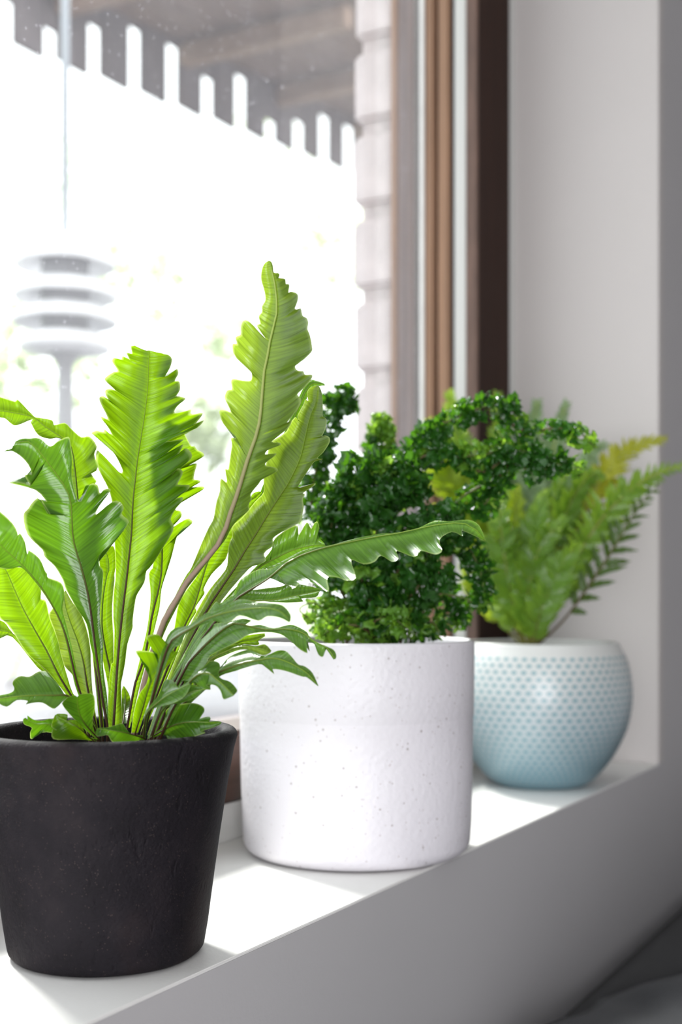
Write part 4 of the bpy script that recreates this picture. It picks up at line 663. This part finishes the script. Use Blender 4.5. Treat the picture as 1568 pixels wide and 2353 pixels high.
 '35.3,-35.1,-90.3,0 45.2,-47.3,-70.7,0.4082 56,-52.7,-67.1,0.5825 64,-56.4,-63.3,0.7669 68.2,-58.1,-59.4,0.8967 72.9,-60.1,-58.6,1'),
('young',
 '23.6,-30,-87.8,0 28.9,-37.4,-73.6,0.247 34.2,-45.1,-59.1,0.5026 38.9,-50,-50.7,0.665 46.3,-55.6,-42.3,0.8522 52.4,-60,-36,1',
 '21.1,-30.8,-87.7,0 23.6,-36.3,-73.7,0.1616 27.5,-41.7,-63,0.3403 32.7,-45.3,-56.1,0.482 34.9,-48.1,-47.3,0.5502 33.7,-49,-44.7,0.5541 30.9,-50.5,-41,0.5606 27.7,-52.6,-35.9,0.5692 35.5,-54,-35.8,0.6758 40.6,-54.4,-37.3,0.7369 38.2,-55.5,-35.3,0.7414 36,-57.2,-30.7,0.7486 35.3,-59.4,-26.6,0.7893 42.9,-63.3,-25.5,0.964 47.5,-61.2,-32,0.9756 51.4,-60.3,-35.5,1',
 '25.1,-29.7,-87.8,0 30.9,-36.7,-73.7,0.2378 37,-43.7,-60.3,0.4784 41.9,-49.7,-50.7,0.6735 48.7,-55.2,-42.8,0.8544 54.3,-59.6,-36.1,1'),
('arched',
 '29.3,-35,-89.5,0 37.3,-49.3,-63.5,0.1788 48.4,-66.7,-33.6,0.3959 55,-72,-26.4,0.463 63.3,-76.5,-21.7,0.53 73.6,-80.7,-15.7,0.6144 83.6,-84.5,-12.4,0.6907 93.6,-88.2,-10.4,0.7644 106.7,-93.1,-9.1,0.8614 116.4,-96.8,-10.9,0.9351 122.9,-100,-16.6,1',
 '28.2,-32.9,-89.7,0 35.4,-45.1,-63.3,0.1728 45.1,-57.4,-31.4,0.3856 51.1,-57.8,-22.2,0.4465 61.2,-69.8,-19.9,0.5179 71.9,-71.6,-12.6,0.6024 77.5,-74.7,-11.3,0.6433 88.3,-70.8,-5.4,0.7179 95,-73,-4.4,0.7625 102.1,-81.6,-6,0.8181 110.7,-85.1,-6.6,0.878 117.9,-86.7,-7.9,0.9261 122.6,-91.5,-12.9,0.9769 123,-99.7,-16.6,1',
 '30.1,-35.2,-89.4,0 38.6,-49.2,-64.1,0.1724 50.1,-65.6,-36.3,0.3731 57.4,-70.9,-31,0.4304 59.8,-74.5,-25.6,0.4878 66.7,-77.8,-21,0.5491 76.9,-81.9,-17,0.6254 82.9,-84.2,-18.2,0.6524 88.3,-86.4,-16.9,0.6966 93.6,-88.4,-13.6,0.7483 104.1,-92.7,-16.7,0.8088 109.4,-95.1,-14.1,0.8745 116.5,-98.3,-14.7,0.9494 122.3,-100.3,-17.5,1'),
('young',
 '3.2,12,-89.1,0 -0.9,19.9,-54.1,0.303 -3.6,22.3,-43.2,0.3977 -7.5,25.6,-24,0.5628 -7.2,27.3,-4.6,0.7255 -4.7,28.7,12.1,0.8668 -3.6,28.9,14.2,0.886 -4.3,29.6,23.1,0.9605 -6.6,30,27.3,1',
 '2.1,12.1,-89.1,0 -2.9,18.7,-59.5,0.2458 -6.2,21.8,-46,0.3638 -9.2,25.9,-21.2,0.5768 -8.7,27.6,-1.8,0.7374 -7.5,28.5,9.4,0.8288 -9.9,29.6,17.7,0.9007 -10.3,30.2,22,0.9633 -10,30.3,25.3,0.992 -6.9,30.1,28.1,1',
 '4.3,12.1,-89.1,0 0.2,19.8,-54.1,0.2949 0.8,21.2,-47,0.3418 -0.3,25.6,-26.7,0.4964 -1.1,27.1,-10.1,0.6462 0.3,28.6,7.7,0.8032 -0,29,11.4,0.8529 1,29.6,19.8,0.9095 0,30.3,28.1,0.9672 -1.7,30.5,30.9,0.9914 -5.5,30.1,28.1,1'),
('pale',
 '-8.8,15,-92.7,0 -16.6,24,-65.5,0.2996 -21.1,30.1,-46.4,0.5035 -25.7,33.1,-32.6,0.6526 -30.7,35.6,-20.9,0.7816 -34.5,37.9,-10.2,0.896 -36.1,40,-0.1,1',
 '-9.7,15.2,-92.7,0 -20.7,23.7,-67.7,0.2594 -27.3,27.6,-56.3,0.3662 -34.7,30.8,-49.2,0.4361 -38.8,34,-37.1,0.5667 -42.7,36.7,-24.3,0.7138 -45.7,38.7,-15.9,0.8125 -42.7,39.1,-10.3,0.8751 -38.5,40.5,-1.2,1',
 '-7.9,14.5,-92.7,0 -13.4,21.7,-65.3,0.2778 -14.9,25.3,-48.9,0.4385 -15.4,26.4,-37.9,0.5329 -18.5,28,-24,0.6626 -23.5,30.9,-12.9,0.7929 -28.8,34.7,-8,0.8925 -34.8,39,1,1'),
('young',
 '-13.2,10,-94,0 -24.8,20.6,-70.6,0.2656 -49.1,30.8,-49.3,0.5788 -66.6,33.4,-29.8,0.837 -78.1,34.6,-25.9,0.9551 -82.7,35,-25.3,1',
 '-14.4,10.1,-94,0 -26.9,21,-70.7,0.2719 -52.1,31,-50.5,0.5743 -69.5,33.7,-30.4,0.8549 -78.2,34.8,-31.5,0.9251 -82.9,35.6,-31.5,1',
 '-12.1,10.1,-94,0 -23.6,20.4,-70.1,0.2577 -47,30.7,-49.3,0.5543 -68.9,33.6,-28.1,0.855 -75.4,34.9,-20.3,0.93 -82.9,35.7,-18.1,1'),
('young',
 '20.8,15,-92.2,0 38.3,23.4,-46,0.2797 47.2,27.5,-22.9,0.4182 53.1,29.9,-10.1,0.4961 57.4,30.8,3.8,0.5763 61.8,31.6,18.9,0.6623 68.4,32.5,34.3,0.7539 76.7,33.3,45.5,0.8303 87.8,34.3,59,0.9258 95.1,34.7,64.1,0.9741 98.4,35,67.5,1',
 '19.7,15.1,-92.2,0 36.1,23.5,-44.9,0.2736 40.6,27.2,-22.9,0.3864 43,29.7,-7.4,0.4569 48.5,31.1,2.1,0.5291 56.8,31.5,13.3,0.6161 64.5,32.3,28.7,0.7139 75.6,33.2,42.2,0.8092 87.8,34.3,54.6,0.9017 91.4,34.9,65.3,0.9595 96.2,35.2,67.8,1',
 '21.9,15.1,-92.2,0 40.5,23.4,-47.1,0.2713 49.4,27.7,-22.9,0.4176 54.8,29.5,-13.5,0.475 54.2,30,-10.1,0.4956 60.2,30.9,-1.2,0.5437 59.6,30.9,2.1,0.565 65.1,31.7,12.2,0.6192 74.4,32.8,22.3,0.6785 77.8,33.4,35.5,0.7706 85,34.1,45.6,0.8422 91.7,34.7,56.8,0.9304 98.4,35.1,66.4,1'),
('young',
 '5.6,30,-88.2,0 4.4,43.7,-81.1,0.3417 3.9,51.8,-73.3,0.6821 2.5,55,-65.5,1',
 '4.8,30.1,-88.2,0 1.2,50.3,-76,0.4996 0.6,53.5,-68.9,0.8232 1.4,55.1,-65,1',
 '8.9,30.3,-88.3,0 9.1,41,-80.9,0.2653 7.2,51.1,-74.4,0.5766 5.8,52.8,-70,0.7569 2.5,55,-65.5,1'),
('mature',
 '27.8,12,-94.2,0 55,23.7,-34.7,0.2535 80.2,33.8,17.6,0.4729 103.3,39.2,76.6,0.7077 123.8,43.2,127.3,0.9081 131.2,44.3,141.1,0.9651 140.7,45,141.2,1',
 '26.6,12.2,-94.2,0 52.9,23.9,-33.6,0.2491 78.1,34,18.7,0.4687 101,39.6,77.8,0.702 121.4,43.6,128.8,0.9035 129.1,44.9,143.5,0.9621 135,45.1,143.9,0.978 140.4,45.1,141.8,1',
 '28.9,12.2,-94.2,0 57,23.9,-35.9,0.2483 82.2,34,16.4,0.4681 105.7,39.6,75.5,0.7025 126.2,43.6,125.9,0.9037 131.5,44.4,138.7,0.958 135.6,44.9,140,0.9809 140.7,45.1,140.6,1'),
]
def rd(s): return [tuple(float(c) for c in q.split(',')) for q in s.split()]
fern = tag(empty('birds_nest_fern', (PB.x, PB.y, SILL+SOIL_B), YAW-radians(90)), 'large bright green wavy-leaved fern growing in the charcoal pot', 'plant')
EYE = CAM_H-SILL-SOIL_B
def interp(tab, t):
    for (t0, p0), (t1, p1) in zip(tab, tab[1:]):
        if t <= t1: return p0.lerp(p1, (t-t0)/max(t1-t0, 1e-9))
    return tab[-1][1]
def smooth_tab(P, k):
    pts = catmull([Vector((a[0], a[1], a[2]+EYE*1000))/1000 for a in P], k); out = []
    for i, v in enumerate(pts):
        s = i/k; j = min(int(s), len(P)-2); out.append((P[j][3]+(P[j+1][3]-P[j][3])*(s-j), v))
    return out
def frond(idx, kind, rib, L, R):
    r = random.Random(idx*13+1)
    rt, lt, gt = smooth_tab(rd(rib), 5), smooth_tab(rd(L), 3), smooth_tab(rd(R), 3)
    ts = sorted(set([round(t, 4) for t, _ in lt] + [round(t, 4) for t, _ in gt] + [i/70 for i in range(71)]))
    keep = [ts[0]]
    for t in ts[1:]:
        if t-keep[-1] > 0.0016: keep.append(t)
    keep[-1] = 1.0; ts = keep
    NC = 6; V, A, Fc = [], [], []
    ph = r.uniform(0, 6); s_len = 0; prev = None; ribp = []
    for t in ts:
        c = interp(rt, t); ribp.append(c)
        if prev is not None: s_len += (c-prev).length
        prev = c
        row, ra = [], []
        for side, tab in ((-1, lt), (1, gt)):
            e = interp(tab, t); w = (e-c).length
            cur, cura = [], []
            for k in range(1, NC+1):
                u = k/NC
                p = c.lerp(e, u)
                p.y += 0.16*w*sin(pi*u)*(1 if kind != 'mature' else 0.8) + 0.055*w*u*u*sin(s_len*230+ph+side) + 0.10*w*u*u*sin(s_len*95+ph*2+side)
                cur.append(p); cura.append((side*u*w, s_len, u))
            if side < 0: row += cur[::-1] + [c.copy()]; ra += cura[::-1] + [(0, s_len, 0)]
            else: row += cur; ra += cura
        V += row; A += ra
    n = 2*NC+1
    for i in range(len(ts)-1):
        for j in range(n-1): a = i*n+j; Fc.append((a, a+1, a+n+1, a+n))
    o = mesh('frond', V, Fc, M[kind], fern); leaf_attr(o.data, A)
    # midrib, rooted in the crown below the soil surface
    p0 = ribp[0]; root = Vector((p0.x*0.75, p0.y*0.6, -0.004))
    step = max(1, len(ribp)//26); rp = ribp[::step]
    pts = [root, root.lerp(p0, 0.5)] + [p+Vector((0, -0.0005, 0)) for p in rp]
    big = 0.0025 if idx == 12 else 0.00095
    if s_len < 0.07: big *= 0.55
    nn = len(pts); rad = [big*(1-0.8*(i/(nn-1))**0.8)*(1.25 if i < 2 else 1) for i in range(nn)]
    rb = tube('midrib', pts, rad, M['rib_pale'] if idx == 12 else M['rib_dark'], o, 7)
    return o
for i, q in enumerate(FRONDS): frond(i, *q)

# ------------------------------------------------------------------ curly fern in the white pot
def px3(x, y, d, base, rz_origin):      # a measured bearing at distance d, as a point local to a plant root
    w = RIGHT*((x-784)/2950*d) + FWD*d + Vector((0, 0, CAM_H + (1360-y)/2950*d))
    return w
def ruffle(seed, n=5, L=1.0):
    """A small crinkled leaflet, base at the origin, about L long along +Y."""
    r = random.Random(seed); V, A, Fc = [], [], []
    rows = 6; tw = r.uniform(-1.2, 1.2)
    for i in range(rows+1):
        v = i/rows; w = L*0.34*sin(pi*min(1, v*0.90+0.10))**0.6
        for j in range(-2, 3):
            u = j/2
            e = abs(u)**1.5
            jag = 1+0.30*e*(1 if i % 2 else -0.6)
            z = L*(0.24*e*sin(v*13+seed*2+(1.7 if u > 0 else 0)) + 0.14*e + 0.05*r.uniform(-1, 1))
            x = u*w*jag; a = tw*v; x, z = x*cos(a)-z*sin(a), x*sin(a)+z*cos(a)
            c = 1.3*v; V.append(Vector((x, L*(sin(c)/1.3) - z*sin(c), z*cos(c) - L*(1-cos(c))/1.3)))
            A.append((u*w, v*L, v))
    for i in range(rows):
        for j in range(4): a = i*5+j; Fc.append((a, a+1, a+6, a+5))
    return V, A, Fc
RUF = [ruffle(s) for s in range(6)]
cf = tag(empty('curly_fern', (PW.x, PW.y, SILL+SOIL_W)), 'dark green crinkled curly-leaved fern growing in the white speckled pot', 'plant')
inv_cf = Matrix.Translation(-Vector(cf.location))
# spines: points (photo x, y, distance offset), half thickness, leaflet size, young share
SP = [
 ([(800, 1440, 0), (745, 1330, .03), (716, 1200, .04), (722, 1100, .04), (745, 1010, .04), (762, 945, .035), (785, 915, .03), (806, 935, .02)], 27, 21, .12),
 ([(860, 1440, .02), (868, 1250, .04), (872, 1100, .05), (876, 1020, .05), (880, 958, .05)], 25, 21, .75),
 ([(850, 1450, -.01), (812, 1330, -.03), (790, 1220, -.04), (800, 1130, -.05), (840, 1080, -.06), (890, 1085, -.07)], 44, 24, .12),
 ([(870, 1450, -.02), (868, 1320, -.05), (866, 1200, -.06), (880, 1120, -.06), (930, 1100, -.06), (965, 1150, -.06)], 46, 24, .08),
 ([(840, 1450, -.03), (770, 1330, -.04), (760, 1240, -.05), (770, 1170, -.06), (800, 1110, -.06)], 34, 23, .2),
 ([(900, 1450, 0), (880, 1250, .01), (880, 1110, .0), (910, 1055, -.01), (960, 1035, -.02), (1000, 990, -.02), (1050, 958, -.02), (1110, 935, -.02), (1165, 935, -.02), (1200, 970, -.02)], 22, 22, .05),
 ([(1150, 960, -.02), (1210, 990, -.02), (1270, 985, -.03), (1325, 988, -.03), (1368, 1030, -.03)], 18, 21, .30),
 ([(910, 1450, -.01), (900, 1250, -.01), (910, 1120, -.02), (970, 1050, -.03), (1040, 1050, -.03), (1110, 1045, -.03), (1180, 1030, -.03), (1260, 1060, -.03), (1338, 1078, -.03)], 22, 22, .12),
 ([(1050, 1050, -.03), (1110, 1085, -.03), (1160, 1060, -.03), (1230, 1085, -.03), (1260, 1075, -.03)], 21, 22, .08),
 ([(1180, 1050, -.03), (1140, 1100, -.02), (1090, 1125, -.02), (1050, 1155, -.02), (1045, 1190, -.02)], 22, 21, .03),
 ([(1160, 1080, -.02), (1130, 1140, -.01), (1090, 1180, -.01)], 24, 22, .03),
 ([(930, 1450, 0), (960, 1330, -.01), (1000, 1250, -.02), (1050, 1230, -.03), (1090, 1280, -.03), (1110, 1340, -.03), (1105, 1400, -.03)], 24, 22, .10),
 ([(900, 1450, -.02), (910, 1330, -.06), (950, 1240, -.07), (1010, 1200, -.07), (1060, 1240, -.07)], 40, 24, .06),
 ([(880, 1460, -.03), (850, 1380, -.07), (830, 1310, -.08), (870, 1270, -.08)], 40, 24, .15),
 ([(920, 1460, -.03), (940, 1380, -.06), (990, 1320, -.06), (1020, 1350, -.06)], 36, 23, .12),
 ([(890, 1465, -.03), (880, 1400, -.06), (900, 1340, -.07)], 44, 23, .10),
 ([(860, 1470, -.03), (800, 1420, -.06), (750, 1405, -.05), (715, 1430, -.04)], 30, 19, .95),
 ([(870, 1475, -.04), (830, 1440, -.075), (780, 1440, -.075), (740, 1460, -.07)], 28, 18, .95),
 ([(880, 1470, -.04), (860, 1430, -.08), (900, 1420, -.08), (930, 1440, -.08)], 30, 19, .6),
 ([(930, 1460, .0), (990, 1400, .0), (1030, 1370, 0), (1055, 1400, 0), (1045, 1440, 0)], 22, 20, .06),
 ([(940, 1465, -.02), (990, 1430, -.05), (1010, 1455, -.06)], 22, 18, .25),
]
FREE = []                              # (distance key, leaflet record, frond object)
rr = random.Random(5)
frs = []
for si, (pts, half, size, ys) in enumerate(SP):
    P = catmull([px3(x, y, 1.155+d, 0, 0) for x, y, d in pts], 8)
    loc = [p-Vector(cf.location) for p in P]; loc[0].z = min(loc[0].z, -0.004) if si not in (6, 8, 9, 10) else loc[0].z
    sp_ = tube('frond', loc, [0.0016*(1-0.6*i/len(loc)) for i in range(len(loc))], M['stalk_dark'], cf, 5); frs.append(sp_)
    ln = [0]
    for p, q in zip(loc, loc[1:]): ln.append(ln[-1]+(q-p).length)
    m_ = 1155/2950/1000.0; H = half*m_*0.98; Lf = size*m_*1.4
    n = int(ln[-1]/0.00078*(half/30))
    for k in range(n):
        s = rr.random()**0.92
        if si not in (6, 8, 9, 10, 16, 17, 18, 20): s = 0.10+0.90*s
        x = s*(len(loc)-1); i = min(int(x), len(loc)-2); p = loc[i].lerp(loc[i+1], x-i); tg = (loc[i+1]-loc[i]).normalized()
        a = tg.orthogonal().normalized(); b = tg.cross(a); an = rr.uniform(0, 2*pi)
        d = a*cos(an)+b*sin(an); taper = min(1, 0.55+2.2*(1-s))*min(1, 0.5+3*s)
        pos = p + d*H*taper*math.sqrt(rr.random())*0.85
        if pos.z < 0.0: pos.z = abs(pos.z)*0.5
        y = (d*rr.uniform(0.4, 1)+tg*rr.uniform(-0.2, 0.7)+Vector((rr.uniform(-.4, .4), rr.uniform(-.4, .4), rr.uniform(-.3, .4)))).normalized()
        xx = y.orthogonal().normalized(); xx = Matrix.Rotation(rr.uniform(0, 6.28), 3, y) @ xx; zz = xx.cross(y)
        sc = Lf*rr.uniform(0.7, 1.25)*(0.7 if s > 0.93 else 1)
        yg = 0.5+0.9*noise.noise(pos*38+Vector((si*3.1, 0, 0))) + rr.uniform(-.08, .08) + (0.25 if s > 0.93 else 0) > 1-ys
        FREE.append((-(pos.dot(FWD)) + 0.0*rr.random(), si, rr.randrange(6), pos, (xx, y, zz), sc, yg))
def mat4(pos, ax, sc):
    return Matrix(((ax[0].x*sc, ax[1].x*sc, ax[2].x*sc, pos.x), (ax[0].y*sc, ax[1].y*sc, ax[2].y*sc, pos.y), (ax[0].z*sc, ax[1].z*sc, ax[2].z*sc, pos.z), (0, 0, 0, 1)))
FREE.sort(key=lambda q: -q[0])
near_ = set(range(0, len(FREE))); pick = rr.sample(range(0, len(FREE)//3), min(300, len(FREE)//3)); pset = set(pick)
def shared(VAF, name, material):
    me = bpy.data.meshes.new(name); me.from_pydata(VAF[0], [], VAF[2]); leaf_attr(me, VAF[1]); me.materials.append(material)
    for p in me.polygons: p.use_smooth = True
    return me
RM = {(k, y): shared(RUF[k], 'leaflet', M['curly_young'] if y else M['curly']) for k in range(6) for y in (False, True)}
stuff = {False: ([], [], []), True: ([], [], [])}
for i, (_, si, k, pos, ax, sc, yg) in enumerate(FREE):
    m4 = mat4(pos, ax, sc)
    if i in pset:
        o = bpy.data.objects.new('leaflet', RM[(k, yg)]); COL.objects.link(o); o.parent = frs[si]; o.matrix_local = m4
    else:
        V, A, Fc = stuff[yg]; b0 = len(V)
        V += [m4 @ v for v in RUF[k][0]]; A += [(a[0]*sc, a[1]*sc, a[2]) for a in RUF[k][1]]; Fc += [tuple(b0+q for q in f) for f in RUF[k][2]]
V, A, Fc = stuff[False]; n0 = len(Fc); V2, A2, F2 = stuff[True]; b0 = len(V)
o = mesh('foliage', V+V2, Fc+[tuple(b0+q for q in f) for f in F2], M['curly'], cf, True, 'stuff'); leaf_attr(o.data, A+A2)
o.data.materials.append(M['curly_young'])
o.data.polygons.foreach_set('material_index', [0]*n0+[1]*len(F2))
for k, pts in enumerate(([(960, 1455, -.03), (975, 1400, -.05), (1000, 1365, -.06), (1060, 1372, -.06), (1085, 1385, -.05)], [(760, 1450, -.03), (690, 1405, -.06), (720, 1385, -.06), (757, 1405, -.06)])):
    tube('dry_stem', [p-Vector(cf.location) for p in catmull([px3(x, y, 1.155+d, 0, 0) for x, y, d in pts], 5)], [0.0007]*(5*(len(pts)-1)+1), M['stalk_dark'], cf, 5)

# ------------------------------------------------------------------ feathery fern in the dotted pot
ff = tag(empty('feathery_fern', (PC.x, PC.y, SILL+SOIL_C)), 'feathery light green fern with spread fronds growing in the teal dotted pot', 'plant')
def pinna_mesh(seed, sharp):
    r = random.Random(seed); V, A, Fc = [], [], []; n = 7
    for i in range(n+1):
        v = i/n; w = 0.5*(sin(pi*(v*0.80+0.16))**0.8)*(1-v**3*0.55) if not sharp else 0.5*(1-v)**0.55*(0.75+0.25*min(1, v*6))
        w *= (1+0.16*(1 if i % 2 else -1)); w = max(w, 0.01)
        zc = -0.16*v*v + 0.03*r.uniform(-1, 1)
        for u in (-1, 0, 1): V.append(Vector((u*w, v, zc+0.07*abs(u)+0.03*r.uniform(-1, 1)*abs(u)))); A.append((u*w*0.02, v*0.04, v))
    for i in range(n):
        for j in range(2): a = i*3+j; Fc.append((a, a+1, a+4, a+3))
    return V, A, Fc
PN = [pinna_mesh(s, s % 2) for s in range(4)]
# fronds: rachis (photo x, y, distance offset), pinna length px, width px, start fraction, colour, spacing px, flat axis tilt
FF = [
 ([(1232, 1485, 0), (1300, 1420, -.02), (1385, 1300, -.04), (1440, 1210, -.05), (1480, 1150, -.06), (1512, 1118, -.06)], 62, 16, .30, 'pinna_dark', 34),
 ([(1235, 1485, 0), (1290, 1350, -.02), (1370, 1210, -.04), (1450, 1125, -.06), (1520, 1085, -.07), (1568, 1072, -.08)], 66, 19, .28, 'pinna', 22),
 ([(1230, 1485, 0), (1275, 1330, .01), (1340, 1180, .02), (1400, 1080, .02), (1450, 1030, .02), (1530, 1008, .02)], 70, 16, .30, 'pinna_yellow', 17),
 ([(1228, 1485, .01), (1262, 1310, .02), (1310, 1160, .0), (1360, 1090, -.02), (1388, 1100, -.03)], 64, 20, .22, 'pinna', 14),
 ([(1222, 1485, .01), (1245, 1290, .03), (1268, 1160, .02), (1300, 1090, .0)], 70, 22, .15, 'pinna', 14),
 ([(1216, 1485, 0), (1195, 1330, -.02), (1182, 1220, -.03), (1186, 1115, -.03)], 66, 18, .25, 'pinna_lime', 12),
 ([(1205, 1485, .02), (1130, 1300, .05), (1060, 1150, .05), (1010, 1050, .05), (985, 970, .05)], 80, 22, .42, 'pinna_lime', 13),
 ([(1214, 1485, .03), (1180, 1250, .07), (1158, 1050, .09), (1144, 902, .09)], 74, 18, .3, 'pinna', 14),
 ([(1220, 1485, .03), (1215, 1200, .07), (1220, 1030, .08), (1236, 920, .08)], 70, 18, .3, 'pinna_grey', 14),
 ([(1226, 1485, .03), (1245, 1200, .06), (1275, 1020, .06), (1303, 925, .06)], 66, 18, .3, 'pinna_grey', 14),
 ([(1208, 1485, .03), (1120, 1260, .07), (1065, 1080, .08), (1033, 900, .08)], 70, 20, .35, 'pinna', 14),
 ([(1200, 1485, .01), (1150, 1425, .01), (1100, 1350, .01), (1062, 1295, .01)], 46, 16, .40, 'pinna_lime', 13),
 ([(1232, 1485, .01), (1280, 1280, .03), (1330, 1110, .03), (1370, 1030, .03), (1395, 1025, .03)], 56, 16, .5, 'pinna_grey', 14),
 ([(1215, 1485, -.01), (1212, 1380, -.04), (1240, 1260, -.05), (1300, 1190, -.05)], 60, 22, .2, 'pinna', 14),
 ([(1222, 1485, -.01), (1245, 1400, -.05), (1290, 1300, -.06), (1330, 1250, -.06)], 58, 22, .2, 'pinna', 15),
 ([(1210, 1485, -.01), (1180, 1390, -.03), (1160, 1280, -.04), (1150, 1180, -.04), (1165, 1120, -.03)], 56, 20, .2, 'pinna', 14),
 ([(1218, 1485, 0), (1225, 1340, -.03), (1230, 1220, -.04), (1250, 1130, -.04)], 66, 22, .2, 'pinna', 13),
 ([(1206, 1485, .0), (1150, 1380, -.02), (1120, 1280, -.03), (1110, 1230, -.03)], 50, 18, .25, 'pinna', 14),
 ([(1228, 1485, 0), (1260, 1390, 0), (1300, 1330, 0), (1345, 1230, -.01), (1360, 1180, -.01)], 56, 20, .25, 'pinna', 15),
 ([(1215, 1485, .02), (1200, 1350, .05), (1100, 1180, .09), (1040, 1060, .1), (1020, 990, .1)], 70, 20, .4, 'pinna', 15),
]
rr = random.Random(17)
PNM = {}
WIDE = 1.35
recs = []; frs2 = []
for fi, (pts, pl, pw, st_, colr, spc) in enumerate(FF):
    P = catmull([px3(x, y, 1.56+d, 0, 0)-Vector(ff.location) for x, y, d in pts], 8)
    P[0].z = -0.004; P[0].x *= 0.6; P[0].y *= 0.6
    nP = len(P); rad = [0.0018*(1-0.72*i/nP) for i in range(nP)]
    ra = tube('frond', P, rad, M['stalk'] if colr != 'pinna_dark' else M['stalk_dark'], ff, 5); frs2.append(ra)
    ln = [0]
    for p, q in zip(P, P[1:]): ln.append(ln[-1]+(q-p).length)
    m_ = 1.56/2950; s = st_*ln[-1]; side = 1; j = 0
    fl = (-FWD + RIGHT*rr.uniform(-.45, .45) + Vector((0, 0, rr.uniform(-.1, .6)))).normalized()
    while s < ln[-1]*0.995:
        i = max(k for k in range(nP-1) if ln[k] <= s); p = P[i].lerp(P[i+1], (s-ln[i])/(ln[i+1]-ln[i])); tg = (P[i+1]-P[i]).normalized()
        f = s/ln[-1]; sd = tg.cross(fl).normalized()
        ang = radians(62-22*f+rr.uniform(-8, 8))
        y = (tg*cos(ang)+sd*side*sin(ang)+fl*rr.uniform(-.25, .35)).normalized()
        zz = (fl - y*fl.dot(y)).normalized(); zz = Matrix.Rotation(rr.uniform(-.5, .5), 3, y) @ zz; xx = y.cross(zz)
        g = (f-st_)/(1-st_); L = pl*m_*min(1, 0.55+1.6*g)*min(1, 0.22+1.5*(1-g))*rr.uniform(0.85, 1.15)
        Wd = WIDE*pw*m_*min(1, 0.4+1.4*(1-g))
        recs.append((p.dot(FWD), fi, rr.randrange(2)*2+(1 if fi in (0, 1, 2) else 0), p, (xx, y, zz), L, Wd, colr))
        side = -side; s += spc*m_*0.5*(1-0.3*g); j += 1
order = sorted(range(len(recs)), key=lambda i: recs[i][0]-(0.2 if recs[i][1] in (0, 1, 2) else 0)); pset = set(order[:300])
st = {}
for i, (_, fi, k, p, ax, L, Wd, colr) in enumerate(recs):
    m4 = mat4(p, (ax[0]*(Wd/L), ax[1], ax[2]), L)
    if i in pset:
        if (k, colr) not in PNM: PNM[(k, colr)] = shared(PN[k], 'pinna', M[colr])
        o = bpy.data.objects.new('pinna', PNM[(k, colr)]); COL.objects.link(o); o.parent = frs2[fi]; o.matrix_local = m4
    else:
        V, A, Fc = st.setdefault(colr, ([], [], [])); b0 = len(V)
        V += [m4 @ v for v in PN[k][0]]; A += PN[k][1]; Fc += [tuple(b0+q for q in f) for f in PN[k][2]]
V, A, Fc, MI = [], [], [], []
for mi, c_ in enumerate(st):
    b0 = len(V); V += st[c_][0]; A += st[c_][1]; Fc += [tuple(b0+q for q in f) for f in st[c_][2]]; MI += [mi]*len(st[c_][2])
o = mesh('foliage', V, Fc, M[list(st)[0]], ff, True, 'stuff'); leaf_attr(o.data, A)
for c_ in list(st)[1:]: o.data.materials.append(M[c_])
o.data.polygons.foreach_set('material_index', MI)
